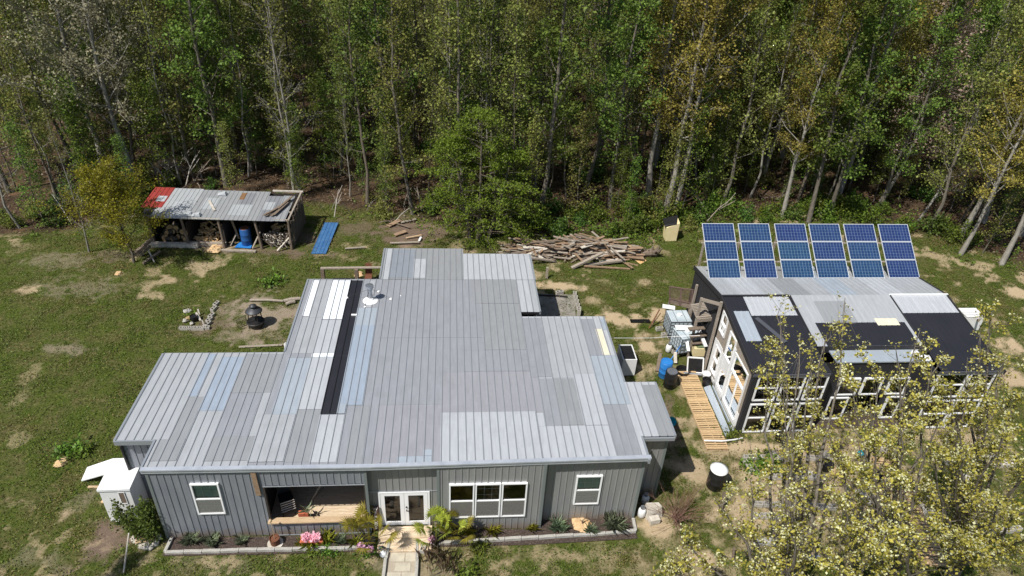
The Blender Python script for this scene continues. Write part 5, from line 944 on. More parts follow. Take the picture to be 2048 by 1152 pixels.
def ibc(p, rz_, lab, tilt=0):
    t = thing('water_tank', lab, 'water tank', p, rz_, 'caged water tanks beside the stairs'); t.rotation_euler = (0, tilt, rz_)
    MB().box(-.55, -.5, .3, .55, .5, 1.22).box(-.48, -.43, 1.22, .48, .43, 1.27).build('tank', 'ibc', t); MB().lathe([(.13, 1.27), (.13, 1.33), (0, 1.33)], n=14).build('tank_lid', 'white', t)
    m = MB()
    for z in (.34, .56, .78, 1.0, 1.2):
        for (a, b) in (((-.57, -.52), (.57, -.52)), ((.57, -.52), (.57, .52)), ((.57, .52), (-.57, .52)), ((-.57, .52), (-.57, -.52))): m.tube([(*a, z), (*b, z)], .02, 4)
    for k in range(6):
        x = -.57+k*.228; y = -.52+k*.208
        for yy in (-.52, .52): m.tube([(x, yy, .28), (x, yy, 1.22)], .018, 4)
        for xx in (-.57, .57): m.tube([(xx, y, .28), (xx, y, 1.22)], .018, 4)
    for x in (-.25, .25): m.tube([(x, -.52, 1.28), (x, .52, 1.28)], .015, 4)
    m.build('cage', M['cage'], t); m = MB()
    for y in (-.45, 0, .45): m.box(-.57, y-.06, .18, .57, y+.06, .28)
    m.build('pallet_base', 'blackpl', t)
ibc(g(1350, 668, 0), .12, 'milky caged water tank under the slatted gate, the farther one'); ibc(g(1366, 701, 0), .35, 'milky caged water tank nearer the camera, cluttered with white scraps')
for (px, py, lab) in ((1329, 672, 'cinder block under the left corner of the farther water tank'), (1342, 676, 'cinder block under the middle of the farther water tank'), (1350, 705, 'cinder block by the nearer water tank'), (1318, 660, 'pale block standing left of the farther water tank')): block(g(px, py), .3, lab)
gas(1336, 703, 'white gas bottle between the nearer water tank and the clothesline')
for (a, b, w_, d_, mt, lab) in (((1372, 672, 1.1), (1377, 702, .9), .16, .04, 'white', 'white board leaning on the nearer water tank'), ((1397, 657, 1.5), (1412, 694, 1.1), .16, .1, 'white', 'flaking white gutter piece under the stair landing'), ((1351, 655, 1.35), (1385, 656, 1.35), .4, .03, 'white', 'white foam sheet on top of the nearer water tank'), ((1325, 612, 1.32), (1350, 616, 1.32), .35, .03, 'white', 'white board on top of the farther water tank'), ((1380, 690, .6), (1398, 668, 1.3), .16, .03, 'brownwood', 'brown board slanting between the white pieces'), ((1298, 657, .05), (1319, 619, .9), .05, .05, 'rust', 'rusty stake leaning by the farther water tank'), ((1304, 650, .05), (1321, 626, .8), .05, .05, 'brownwood', 'wooden stake leaning beside the rusty stake'), ((1314, 742, .05), (1321, 706, .7), .16, .1, 'barnwood', 'dark old post leaning behind the blue barrel'), ((1351, 726, .1), (1350, 704, .5), .16, .06, 'stone', 'pale board standing behind the blue barrel'), ((1340, 722, .1), (1362, 690, .8), .04, .04, 'bluepl', 'thin blue hose beside the nearer water tank'), ((1352, 712, .2), (1368, 692, .6), .05, .05, 'galv', 'grey pipe leaning by the nearer water tank')):
    m = MB(); m.bar(g(*a), g(*b), w_, d_); single(m, 'scrap_piece', mt, lab, 'scrap')
t = thing('wire_crate', 'cream crate filled with green wire shelving under the stairs', 'crate', g(1394, 716, 0), .1); MB().box(-.35, -.25, .3, .35, .25, .8).build('box', 'cream', t); m = MB()
for i in range(9): m.box(-.2+i*.06, -.2, .805, -.19+i*.06, .2, .82)
for i in range(7): m.box(-.2, -.2+i*.06, .82, .3, -.19+i*.06, .835)
m.build('wire_shelf', mat('green_wire', S(84, 120, 88), .5), t)
t = thing('framed_screen', 'white-framed black screen leaning at the foot of the stairs', 'screen', g(1390, 746, 0), 0); to = Vector(t.location); q = [g(1374, 744, .05)-to, g(1405, 746, .05)-to, g(1407, 716, .85)-to, g(1376, 714, .85)-to]
m = MB(); u_ = Vector((0, .03, 0)); m.hexa([q[0], q[1], q[1]+u_, q[0]+u_, q[3], q[2], q[2]+u_, q[3]+u_]); m.build('screen_mesh', 'blackpl', t); m = MB()
for i in range(4): m.bar(q[i]+Vector((0, -.02, 0)), q[(i+1) % 4]+Vector((0, -.02, 0)), .06, .06)
m.build('screen_frame', 'white', t)
single(MB().tube([g(1367, 746, .1), g(1404, 750, .1)], .07, 10), 'grey_pipe', 'galv', 'short grey pipe on the ground before the framed screen', 'pipe')
single(MB().lathe([(.3, 0), (.36, .3), (.33, .3), (.3, .06), (0, .06)]), 'black_tub', 'blackpl', 'round black tub behind the black barrel', 'tub', None, g(1364, 748))
drum('blue_barrel', 'bluepl', g(1328, 752), 'bright blue plastic barrel by the tanks', 'bluepl', .95, .3); drum('black_barrel', 'blackpl', g(1338, 772), 'black barrel with a grey lid at the head of the pallet walkway', 'galv', .95, .3)
m = MB(); m.lathe([(.14, 0), (.2, .32), (.22, .34), (.12, .4), (0, .4)]); single(m, 'white_bucket', 'white', 'crumpled white bucket by the greenhouse corner', 'bucket', None, g(1411, 757)); single(MB().lathe([(.17, 0), (.23, .36), (.21, .36), (.2, .2), (0, .2)]), 'black_pot', 'blackpl', 'black pot in front of the white bucket by the greenhouse', 'pot', None, g(1411, 770)); single(MB().lathe([(.17, 0), (.24, .34), (.22, .34), (.2, .2), (0, .2)]), 'black_pot', 'blackpl', 'black pot on the sandy strip before the greenhouse front', 'pot', None, g(1557, 880))
m = MB()
for i in range(10): m.rock((R.uniform(-.3, .3), R.uniform(-.2, .2), R.uniform(1.9, 2.5)), R.uniform(.1, .2), R)
single(m, 'black_bag_bundle', 'blackpl', 'bundle of black plastic hanging under the stair landing', 'bag', None, g(1397, 700)); m = MB(); m.lathe([(0, 2.65), (.22, 2.7), (.24, 2.95), (0, 3.0)]); m.tube([(.1, .1, 2.65), (.2, .1, 3.2)], .04, 6); single(m, 'black_kettle', 'blackpl', 'black drum-shaped thing on the stair landing', 'drum', None, g(1418, 690)); single(MB().box(-.2, -.08, 2.64, .2, .08, 2.72), 'brick', 'terracotta', 'orange brick on the stair landing', 'brick', None, g(1425, 712), .1)
single(MB().rock((0, 0, 3.35), .18, R), 'bucket_lamp', 'galv', 'shiny metal bits hung on the dark greenhouse wall', 'metal piece', None, g(1432, 640)) if False else None
# pallets
palp = thing('wooden_pallet', 'x', 'pallet'); m = MB()
for i in range(8): m.box(-.5, -.53+i*.137, .10, .5, -.53+i*.137+(.085 if i % 3 else .11), .122)
m.build('top_slats', 'palewood', palp); m = MB()
for x in (-.5, -.02, .46): m.box(x, -.53, .02, x+.04, .53, .10)
m.build('stringers', 'tanwood', palp); m = MB()
for i in range(4): m.box(-.5, -.53+i*.32, 0, .5, -.43+i*.32, .02)
m.build('bottom_slats', 'tanwood', palp)
def lay(pts, labs, grp, rot, first=[True], sx=1.0):
    for (px, py), lab in zip(pts, labs):
        p = g(px, py); 
        if first[0]: palp.location = p; palp.rotation_euler = (0, 0, rot); palp['label'] = lab; palp['group'] = grp; palp.scale = (sx, 1, 1); first[0] = False
        else: o = dup(palp, p, rot+R.uniform(-.05, .05), lab, (sx, 1, 1), grp)
A, B = g(1371, 745.6), g(1435, 901); ax_ = math.atan2((B-A).y, (B-A).x)+math.pi/2; n = 5
from_px = []
for i in range(n):
    p = A.lerp(B, (i+.5)/n); tt = i
    if i == 0: palp.location = p; palp.rotation_euler = (0, 0, ax_); palp['label'] = 'pallet at the barrel end of the walkway beside the greenhouse'; palp['group'] = 'pallets laid as a walkway beside the greenhouse'
    else: dup(palp, p, ax_+R.uniform(-.03, .03), ['', 'second pallet from the barrels in the greenhouse walkway', 'middle pallet of the walkway beside the greenhouse', 'fourth pallet from the barrels in the greenhouse walkway', 'pallet at the camera end of the walkway beside the greenhouse'][i], None, 'pallets laid as a walkway beside the greenhouse')
A, B = g(1765, 918), g(1872, 1135); d = B-A; n = 5; ax_ = math.atan2(d.y, d.x)+math.pi/2
for i in range(n): dup(palp, A.lerp(B, (i+.5)/n), ax_+R.uniform(-.06, .06), ['pallet at the greenhouse end of the garden path', 'second pallet of the garden path, partly under branches', 'middle pallet of the garden path under the pear trees', 'fourth pallet of the garden path from the greenhouse', 'pallet at the camera end of the garden path'][i], None, 'pallets laid as a path through the garden')
m = MB(); q = [g(1407, 776, .06), g(1420, 771, .06), g(1462, 869, .06), g(1451, 873, .06)]; u_ = Vector((0, 0, .04)); m.hexa(q+[p+u_ for p in q]); m.bar(g(1425, 772, .1), g(1466, 862, .1), .05, .12); single(m, 'metal_flashing', 't_ltblue', 'long pale grey metal strip lying between pallets and greenhouse', 'metal strip')
single(MB().tube([g(1408, 881, .15), g(1445, 882, .2), g(1470, 879, .12), g(1485, 876, .05)], .035, 7), 'white_pipe', 'white', 'white plastic pipe across the end of the pallet walkway', 'pipe')
m = MB(); m.tube([(0, 0, 0), (0, 0, .9)], .02, 5); obj_ = obj('weed_clump', GRN, None, g(1463, 872)); obj_.scale = (1.3,)*3; tag(obj_, 'green weeds at the front corner of the greenhouse', 'plant')
# ------------------------------------------------------------------ garden
t = drum('rain_barrel', 'blackpl', g(1428, 972), 'black barrel with a big white lid at the garden edge', None, 1.02, .34); MB().lathe([(.36, 1.0), (.37, 1.05), (.25, 1.09), (0, 1.1)], n=22).build('lid', 'white', t, True)
for (pa, pb, lab, nm) in (((1486, 918), (1590, 919), 'cinder block in the back edge of the block-edged garden bed', 'a'), ((1486, 922), (1504, 948), 'cinder block in the short left edge of the block-edged garden bed', 'b'), ((1503, 1011), (1672, 1018), 'cinder block in the middle row of the garden edging', 'c'), ((1505, 1034), (1590, 1038), 'cinder block in the row just before the middle garden row', 'd'), ((1530, 956), (1650, 958), 'cinder block in the front edge of the block-edged garden bed', 'e'), ((1610, 918), (1662, 922), 'cinder block in the back row right of the grey slab', 'f'), ((1700, 1045), (1800, 1050), 'cinder block in the row left of the garden pallets', 'g'), ((1890, 930), (1990, 915), 'cinder block in the row at the right side of the garden', 'h'), ((1930, 1075), (2040, 1060), 'cinder block in the low row at the right bottom of the garden', 'i')):
    A, B = g(*pa), g(*pb); d = B-A; n = max(2, round(d.length/.42))
    for i in range(n): block(A+d*((i+.5)/n), math.atan2(d.y, d.x)+R.uniform(-.06, .06), lab, 'cinder blocks: '+lab[16:])
for (q, mt, z, lab, nm, cat) in (([(1505, 1090), (1556, 1094), (1556, 1077), (1507, 1078)], 'concrete', .08, 'flat grey slab near the bottom of the garden', 'concrete_slab', 'slab'), ([(1532, 913), (1556, 914), (1549, 905), (1531, 905)], 'darkconcrete', .12, 'dark tilted tile at the back of the block-edged bed', 'slate_tile', 'tile'), ([(1660, 950), (1690, 951), (1690, 938), (1664, 937)], 'palewood', .1, 'yellow plywood square in the middle of the garden', 'plywood_sheet', 'plywood'), ([(1635, 925), (1662, 927), (1660, 907), (1640, 908)], 'darkconcrete', .2, 'dark slab by the thin trunk before the greenhouse', 'stone_slab', 'slab'), ([(1735, 1010), (1760, 1012), (1752, 995), (1733, 996)], 'block', .15, 'rough grey slab left of the garden pallets', 'stone_slab', 'slab'), ([(1815, 1092), (1842, 1094), (1836, 1078), (1818, 1078)], 'stone', .2, 'pale slab near the lowest garden pallets', 'stone_slab', 'slab'), ([(2000, 935), (2025, 936), (2020, 925), (1998, 925)], 'stone', .2, 'pale flat rock at the right side of the garden', 'flat_rock', 'rock'), ([(1600, 955), (1625, 956), (1622, 946), (1600, 946)], 'concrete', .12, 'grey slab behind the block-edged bed', 'stone_slab', 'slab'), ([(1758, 905), (1772, 905), (1768, 885), (1760, 885)], 'stone', .3, 'upright pale stone at the head of the garden pallets', 'flat_rock', 'rock'), ([(1765, 975), (1783, 978), (1783, 962), (1768, 960)], 'stone', .12, 'pale stone left beside the garden pallets', 'flat_rock', 'rock')):
    m = MB(); p = [g(*x) for x in q]; u_ = Vector((0, 0, z)); m.hexa(p+[x+u_ for x in p]); single(m, nm, mt, lab, cat)
m = MB(); m.hexa([g(1543, 1118, .1), g(1640, 1116, .1), g(1640, 1110, .1), g(1543, 1112, .1), g(1543, 1117, .22), g(1640, 1115, .22), g(1640, 1110, .2), g(1543, 1112, .2)]); single(m, 'metal_trough', 't_bluegray', 'long blue-grey metal strip at the bottom of the garden', 'metal strip')
t = thing('watering_can', 'teal watering can on the sandy ground before the greenhouse', 'watering can', g(1719, 912), .5); MB().lathe([(.13, 0), (.15, .2), (.1, .28), (.06, .28)], n=16).build('body', 'teal', t, True); MB().tube([(.1, 0, .08), (.28, 0, .3)], [.03, .018], 7).build('spout', 'teal', t); MB().tube([(-.12, 0, .08), (-.22, 0, .22), (-.06, 0, .34), (.05, 0, .28)], .016, 6).build('handle', 'teal', t)
single(MB().bar(g(1440, 1022, .0), g(1450, 985, .9), .12, .09), 'leaning_post', 'barnwood', 'dark wooden post leaning at the garden edge below the white-lidded barrel', 'post'); single(MB().bar(g(1470, 1080, .0), g(1476, 1050, .6), .07, .06), 'garden_stake', 'barnwood', 'short dark stake in the garden below the leaning post', 'stake'); single(MB().bar(g(1465, 1120, .0), g(1468, 1095, .5), .07, .06), 'garden_stake', 'barnwood', 'short dark stake nearest the bottom of the garden edge', 'stake')
single(MB().lathe([(.2, 0), (.28, .38), (.26, .38), (.24, .25), (0, .25)]), 'black_pot', 'blackpl', 'large black pot beside the thin trunk in the garden', 'pot', None, g(1650, 938)); single(MB().lathe([(.2, 0), (.28, .35), (.26, .35), (.24, .25), (0, .25)]), 'black_pot', 'blackpl', 'black pot left of the garden pallets', 'pot', None, g(1746, 960))
for (px, py, r_, lab) in ((1838, 1008, .3, 'grey boulder right of the garden pallets'), (1868, 1000, .25, 'pale boulder in the middle of the garden'), (1856, 1030, .28, 'angular grey boulder by the green weeds in the garden'), (1720, 990, .22, 'small grey boulder left of the pallet path'), (1960, 1000, .25, 'boulder at the right of the garden'), (1930, 958, .2, 'boulder below the long bent branch')): single(MB().rock((0, 0, r_*.4), r_, R), 'boulder', 'block', lab, 'boulder', None, g(px, py))
t = thing('white_slat_cart', 'white slatted crate behind the right end of the greenhouse', 'crate', g(1930, 652), GF.rot); t.scale = (.6, .8, .9); m = MB()
for i in range(4): m.box(-.9, -.5+i*.28, 1.0, .9, -.28+i*.28, 1.05)
m.build('top_boards', 'white', t); MB().box(-.9, -.5, .0, .9, -.45, .95).box(.85, -.45, 0, .9, .6, .95).box(-.9, -.45, 0, -.85, .6, .95).build('side_boards', 'white', t)
for (px, py, h, lab) in ((1953, 640, 1.6, 'dark post standing by the white crate behind the greenhouse'), (2018, 800, 1.7, 'leaning dark post right of the greenhouse')): single(MB().bar(g(px, py), g(px, py, h)+Vector((.15, 0, 0)), .1, .1), 'fence_post', 'barnwood', lab, 'post')
# ------------------------------------------------------------------ trees
def tube_np(pts, rs, n):
    pts = np.asarray(pts, float); k = len(pts); d = np.gradient(pts, axis=0); d /= np.linalg.norm(d, axis=1)[:, None]+1e-9
    u = np.where(np.abs(d[:, 2:3]) < .9, [[0, 0, 1.0]], [[1.0, 0, 0]]); x = np.cross(d, u); x /= np.linalg.norm(x, axis=1)[:, None]+1e-9; y = np.cross(d, x)
    a = np.arange(n)*2*math.pi/n; v = pts[:, None]+(x[:, None]*np.cos(a)[None, :, None]+y[:, None]*np.sin(a)[None, :, None])*np.asarray(rs)[:, None, None]
    i = np.arange(k-1)[:, None]*n; j = np.arange(n)[None]; q = np.stack([i+j, i+(j+1) % n, i+n+(j+1) % n, i+n+j], -1).reshape(-1, 4)
    return v.reshape(-1, 3), q
class Wood:
    def __init__(s): s.v = []; s.q = []; s.n = 0
    def tube(s, p, r, n=5): v, q = tube_np(p, r, n); s.v.append(v); s.q.append(q+s.n); s.n += len(v)
    def mesh(s, name, m): me = npmesh(name, np.concatenate(s.v), np.concatenate(s.q), [m]); me.polygons.foreach_set('use_smooth', np.ones(len(me.polygons), bool)); return me
def tree_meshes(seed, H=18, r0=.2, base=.35, nb=20, spread=3.0, up=.9, nleaf=3000, lsize=.24, leafm='lf_green', barkm='bark', lean=0, sub=4, dens=.5, droop=0.0, fork=False, twigs_=True):
    r = np.random.default_rng(seed); w_ = Wood(); L = []
    k = 9; tt = np.linspace(0, 1, k); off = np.cumsum(r.normal(size=(k, 2))*H*.008, axis=0); off[0] = 0
    la = r.random()*6.28; tp = np.stack([off[:, 0]+lean*H*tt**1.5*math.cos(la), off[:, 1]+lean*H*tt**1.5*math.sin(la), tt*H], 1); tr_ = r0*(1-tt*.86)
    tp[0, 2] = -.15; tr_[0] *= 1.35; w_.tube(tp, tr_, 7)
    at = lambda t: np.array([np.interp(t, tt, tp[:, i]) for i in range(3)])
    for i in range(nb):
        t = base+(.99-base)*((i+r.random())/nb); p0 = at(t); az = i*2.4+r.random()*.9; rel = (t-base)/(1-base); l = spread*(1-.62*rel)*(.55+.7*r.random())*(1 if rel > .12 else .7)
        el = up*(.55+.7*rel)+r.normal()*.18; d = np.array([math.cos(az)*math.cos(el), math.sin(az)*math.cos(el), math.sin(el)])
        p1 = p0+d*l*.5; p2 = p0+d*l+np.array([0, 0, l*(.16-droop)]); rb = max(.018, np.interp(t, tt, tr_)*.42); w_.tube([p0, p1, p2], [rb, rb*.65, rb*.22], 4)
        for j in range(sub):
            s_ = .3+.7*(j+r.random())/sub; q0 = p0+(p2-p0)*s_; d2 = d+r.normal(size=3)*.65; d2 /= np.linalg.norm(d2); l2 = l*(.28+.3*r.random())*(1.15-.5*s_); q1 = q0+d2*l2+np.array([0, 0, -droop*l2])
            if twigs_: w_.tube([q0, q1], [rb*.35, rb*.12], 3)
            for z in range(3):
                f0 = .25+.7*r.random(); u0 = q0+(q1-q0)*f0; d3 = d2+r.normal(size=3)*.6; d3[2] = abs(d3[2])*.8+.15; u1 = u0+d3*l2*(.3+.3*r.random())
                if twigs_: w_.tube([u0, u1], [max(.006, rb*.16), .004], 3)
                m = max(1, int(nleaf/(nb*sub*3)*(.2+1.6*r.random()))); f = r.random(m)**.6; L.append(u0+(u1-u0)*f[:, None]*1.15+r.normal(size=(m, 3))*dens*.3)
    m = int(nleaf*.06); c = at(.98)+r.normal(size=(m, 3))*[.4, .4, .7]; L.append(c)
    c = np.concatenate(L); v, q, ti = leaves(c, lsize, r, up=.3, aspect=.75)
    return w_.mesh('trunk', barkm), npmesh('crown', v, q, [leafm], ti)
def tree_obj(ms, name, p, lab, cat='tree', grp=None, rz_=0, s=1.0, tilt=(0, 0)):
    t = thing(name, lab, cat, p, rz_, grp); t.scale = (s, s, s) if not hasattr(s, '__len__') else s; t.rotation_euler = (tilt[0], tilt[1], rz_); obj('trunk', ms[0], t); obj('crown', ms[1], t); return t
P = {}
P['green'] = [tree_meshes(101+i, 20, .15, .16, 30, 2.9, .95, 8000, .15, 'lf_green', 'bark', dens=.8) for i in range(3)]
P['olive'] = [tree_meshes(111+i, 19, .13, .14, 30, 2.8, 1.0, 6200, .135, 'lf_olive', 'bark', dens=.85) for i in range(4)]
P['dark'] = [tree_meshes(121+i, 18, .12, .2, 26, 2.5, .95, 4200, .15, 'lf_bush', 'barkdark', dens=.8) for i in range(2)]
P['pale'] = [tree_meshes(131+i, 18, .21, .24, 28, 4.8, .9, 11000, .14, 'lf_pale', 'barkpale', sub=5, dens=.9) for i in range(2)]
P['gold'] = [tree_meshes(141+i, 20, .18, .24, 32, 3.5, 1.0, 10000, .13, 'lf_gold', 'barkpale', sub=5, dens=.8) for i in range(2)]
P['pink'] = [tree_meshes(151, 15, .12, .2, 34, 2.6, 1.05, 9000, .12, 'lf_pink', 'barkpale', sub=5, dens=.8)]
P['bare'] = [tree_meshes(161+i, 17, .1, .12, 30, 2.4, 1.1, 1500, .12, 'lf_olive', 'barkpale', sub=6) for i in range(3)]
P['sap'] = [tree_meshes(171+i, 8, .045, .08, 20, 1.4, .8, 1900, .12, ('lf_green', 'lf_olive', 'lf_weed')[i], 'bark', sub=3, dens=.7) for i in range(3)]
P['slim'] = [tree_meshes(181+i, 15, .07, .2, 22, 1.5, 1.0, 1700, .13, ('lf_green', 'lf_olive', 'lf_olive')[i], ('bark', 'barkdark', 'barkpale')[i], sub=4, dens=.8) for i in range(3)]
TL = {'green': ('tall_tree', 'tall slender grey-trunked tree with fresh green leaves in the woods', 'fresh green trees in the woods'), 'olive': ('tall_tree', 'tall tree with thin olive-green spring foliage in the woods', 'olive-green trees in the woods'),
      'dark': ('tall_tree', 'dark-trunked tree with deep green sparse leaves in the woods', 'dark green trees in the woods'), 'pale': ('blossom_tree', 'wide tree with pale whitish-green blossom crown and light branches in the woods', 'pale blossoming trees in the woods'),
      'gold': ('golden_tree', 'tall tree with golden-brown catkins and grey limbs in the woods', 'golden trees in the woods'), 'pink': ('budding_tree', 'pinkish-brown budding tree in the woods', 'pinkish trees in the woods'), 'bare': ('bare_tree', 'almost leafless pale-stemmed tree in the woods', 'nearly bare trees in the woods'),
      'sap': ('sapling', 'thin young sapling with a light leaf veil in the shade of the woods', 'saplings in the woods'), 'slim': ('slim_tree', 'slim pole-like tree with a small high crown in the woods', 'slim pole trees in the woods')}
taken = []
SPEC = [  # base pixel, kind, variant, scale, label
    (453, 372, 'green', 0, 1.05, 'tall straight pale-trunked green tree behind the middle of the woodshed'), (272, 368, 'pale', 0, .95, 'forked pale-blossom tree behind the yellow shrub, left of the woodshed'), (208, 348, 'pale', 1, 1.05, 'leaning grey-trunked pale-blossom tree, the leftmost of the blossoming pair'),
    (603, 388, 'bare', 0, 1.0, 'pale almost bare tree just behind the right end of the woodshed'), (588, 382, 'bare', 1, .95, 'many-branched bare tree beside the pale bare one behind the woodshed'), (1078, 428, 'green', 1, 1.15, 'tall pale-trunked tree right of the big feathery bush'), (1172, 372, 'green', 2, 1.1, 'pale-trunked green tree behind the lumber pile, left one of two'), (1219, 415, 'green', 0, .95, 'green tree with a pale lower trunk directly behind the big lumber stack'),
    (1332, 418, 'gold', 0, 1.05, 'large golden-brown tree left of the cream box, thick pale trunk'), (1352, 412, 'gold', 1, .95, 'second golden-brown tree close to the right of the large one'), (1617, 444, 'green', 1, 1.0, 'light-trunked bright green tree behind the fourth solar array, left of a pair'), (1656, 436, 'green', 2, 1.0, 'bright green tree behind the solar arrays, right of the light-trunked one'),
    (1856, 460, 'olive', 0, .95, 'grey-trunked tree behind the rightmost solar array'), (1762, 402, 'pink', 0, 1.1, 'pinkish-brown budding tree behind the right solar arrays'), (1838, 440, 'bare', 2, .9, 'thin bare tree left of the grey trunk behind the rightmost solar array'), (1921, 508, 'gold', 1, .75, 'golden-olive tree at the edge of the right lawn'), (2003, 528, 'gold', 0, .85, 'golden tree at the far right edge of the woods'), (2040, 470, 'gold', 1, 1.0, 'olive-gold tree in the right corner behind the lawn'),
    (700, 392, 'bare', 1, .5, 'small gnarled bleached tree in the scrap clearing'), (40, 455, 'bare', 0, .75, 'bare forked tree at the left edge of the lawn'), (178, 503, 'bare', 2, .5, 'thin leaning bare sapling left of the yellow shrub'), (92, 452, 'sap', 0, .8, 'small bright green tree at the left edge of the lawn'), (826, 428, 'olive', 1, .95, 'dark-trunked olive tree left of the big feathery bush'), (735, 405, 'dark', 0, 1.0, 'dark-trunked tree behind the scrap boards'),
    (1150, 440, 'sap', 1, .9, 'leafy young tree behind the left lumber stack'), (1565, 432, 'gold', 0, .8, 'golden-olive tree behind the third solar array'), (1440, 415, 'olive', 2, 1.0, 'olive tree behind the leftmost solar array'), (1760, 420, 'green', 0, .8, 'green tree behind the fifth solar array')]
SHOW = []
for px, py, kd, vi, s_, lab in SPEC:
    p = g(px, py); nm, _, _ = TL[kd]; taken.append((p.x, p.y)); SHOW.append((p.x, p.y, {'pale': 3.2, 'pink': 2.4, 'gold': 2.2, 'green': 1.2}.get(kd, .8)))
    tree_obj(P[kd][vi], nm, p, lab, 'tree', None, R.random()*6.28, s_)
def hides(x, y): return any(y < b+1.5 and abs(x-a*y/b) < w_ for a, b, w_ in SHOW)
def kind_at(x, y):
    q = R.random(); t = x/(y*.75)          # -1 left .. 1 right
    if t < -.45: W = dict(green=.3, olive=.3, dark=.08, pale=.12, bare=.2)
    elif t < .1: W = dict(green=.18, olive=.5, dark=.1, pale=.02, bare=.2)
    elif t < .45: W = dict(green=.4, olive=.28, dark=.08, gold=.12, bare=.12)
    else: W = dict(green=.26, olive=.26, dark=.06, gold=.3, bare=.12)
    for k, v in W.items():
        q -= v
        if q < 0: return k
    return 'olive'
n = tries = 0
while n < 262 and tries < 20000:
    tries += 1; y = 40+46*R.random()**1.15; x = R.uniform(-1, 1)*(y*.77+3)
    if y < edge_y(x)+1.0 or hides(x, y): continue
    if any((x-a)**2+(y-b)**2 < (1.5 if y > 60 else 2.2)**2 for a, b in taken): continue
    taken.append((x, y)); k = kind_at(x, y); nm, lab, grp = TL[k]; vi = R.randrange(len(P[k])); n += 1
    tree_obj(P[k][vi], nm, Vector((x, y, 0)), lab, 'tree', grp, R.random()*6.28, R.uniform(.8, 1.12), (R.gauss(0, .02), R.gauss(0, .02)))
n = tries = 0
while n < 230 and tries < 9000:
    tries += 1; y = 41+40*R.random()**1.1; x = R.uniform(-1, 1)*(y*.77+2)
    if y < edge_y(x)+.8 or hides(x, y): continue
    vi = R.randrange(3); n += 1; nm, lab, grp = TL['slim']; tree_obj(P['slim'][vi], nm, Vector((x, y, 0)), lab, 'tree', grp, R.random()*6.28, R.uniform(.75, 1.15), (R.gauss(0, .035), R.gauss(0, .035)))
n = tries = 0
while n < 250 and tries < 9000:
    tries += 1; y = 40+38*R.random()**1.2; x = R.uniform(-1, 1)*(y*.77+2)
    if y < edge_y(x)+.3: continue
    vi = R.randrange(3); n += 1; nm, lab, grp = TL['sap']; tree_obj(P['sap'][vi], nm, Vector((x, y, 0)), lab, 'tree', grp, R.random()*6.28, R.uniform(.5, 1.0))
# the woods beyond, read as one mass
vs, qs, ts, mi, b = [], [], [], [], 0; fr = np.random.default_rng(77)
for i in range(420):
    y = 86+95*fr.random()**1.2; x = fr.uniform(-1, 1)*(y*.8); H = fr.uniform(15, 23); k = fr.integers(0, 4)
    v, q = tube_np([(x, y, 0), (x+fr.normal()*.3, y, H*.5), (x+fr.normal()*.6, y, H)], [.2, .15, .03], 4); vs.append(v); qs.append(q+b); b += len(v); ts.append(np.full(len(q), .5)); mi.append(np.full(len(q), 4))
    m = 720; d = fr.normal(size=(m, 3)); d /= np.linalg.norm(d, axis=1)[:, None]; c = d*fr.random((m, 1))**.45*[2.6, 2.6, H*.36]+[x, y, H*.63]+np.repeat(fr.normal(size=(60, 3))*.8, 12, 0)
    v, q, t = leaves(c, .3, fr); vs.append(v); qs.append(q+b); b += len(v); ts.append(t); mi.append(np.full(len(q), k))
o = obj('far_woods', npmesh('far_woods', np.concatenate(vs), np.concatenate(qs), ['lf_green', 'lf_olive', 'lf_olive', 'lf_bush', 'bark'], np.concatenate(ts), np.concatenate(mi))); tag(o, 'dense spring woods rising far behind the yard', 'woods', None, 'stuff')
# big feathery bush tree, yellow shrub tree
def hemlock():
    r = np.random.default_rng(5); w_ = Wood(); L = []
    for tx, ty, H in ((0, 0, 8.4), (-1.8, .4, 6.4), (1.9, .3, 5.8)):
        tp = np.array([(tx*.3, ty*.3, -.1), (tx*.6, ty, H*.4), (tx, ty, H)]); w_.tube(tp, [.16, .1, .02], 6)
        for i in range(56):
            t = .04+.95*(i+r.random())/46; p0 = np.array([np.interp(t, [0, .4, 1], tp[:, k]) for k in range(3)]); az = r.random()*6.28; l = (4.3 if tx == 0 else 3.5)*(1-t)**.6*(.55+.6*r.random())+.35
            if t < .06: l *= .8
            d = np.array([math.cos(az), math.sin(az), .28]); p1 = p0+d*l*.55; p2 = p0+d*l-np.array([0, 0, .18*l]); w_.tube([p0, p1, p2], [.03, .018, .006], 3)
            for j in range(7):
                s_ = .25+.75*r.random(); q0 = p0+(p2-p0)*s_+np.array([0, 0, .12*l*(1-abs(2*s_-1))]); dd = d+r.normal(size=3)*[.8, .8, .15]; q1 = q0+dd*.55-np.array([0, 0, .2]); m = 24; f = r.random(m)
                L.append(q0+(q1-q0)*f[:, None]+r.normal(size=(m, 3))*[.12, .12, .07])
    c = np.concatenate(L); c = c[c[:, 2] > .1]; v, q, ti = leaves(c, .13, r, up=.6, aspect=.5); return w_.mesh('trunk', 'barkdark'), npmesh('crown', v, q, ['lf_fine'], ti)
tree_obj(hemlock(), 'hemlock_tree', g(958, 478), 'broad feathery green tree bushing down to the ground behind the back roof', 'tree')
tree_obj(tree_meshes(201, 4.8, .08, .22, 26, 3.0, .8, 15000, .085, 'lf_yel', 'barkdark', lean=.08, sub=5, dens=.6), 'yellow_shrub_tree', g(268, 524), 'yellow-green flowering shrub tree leaning left of the woodshed', 'tree', None, 2.2)
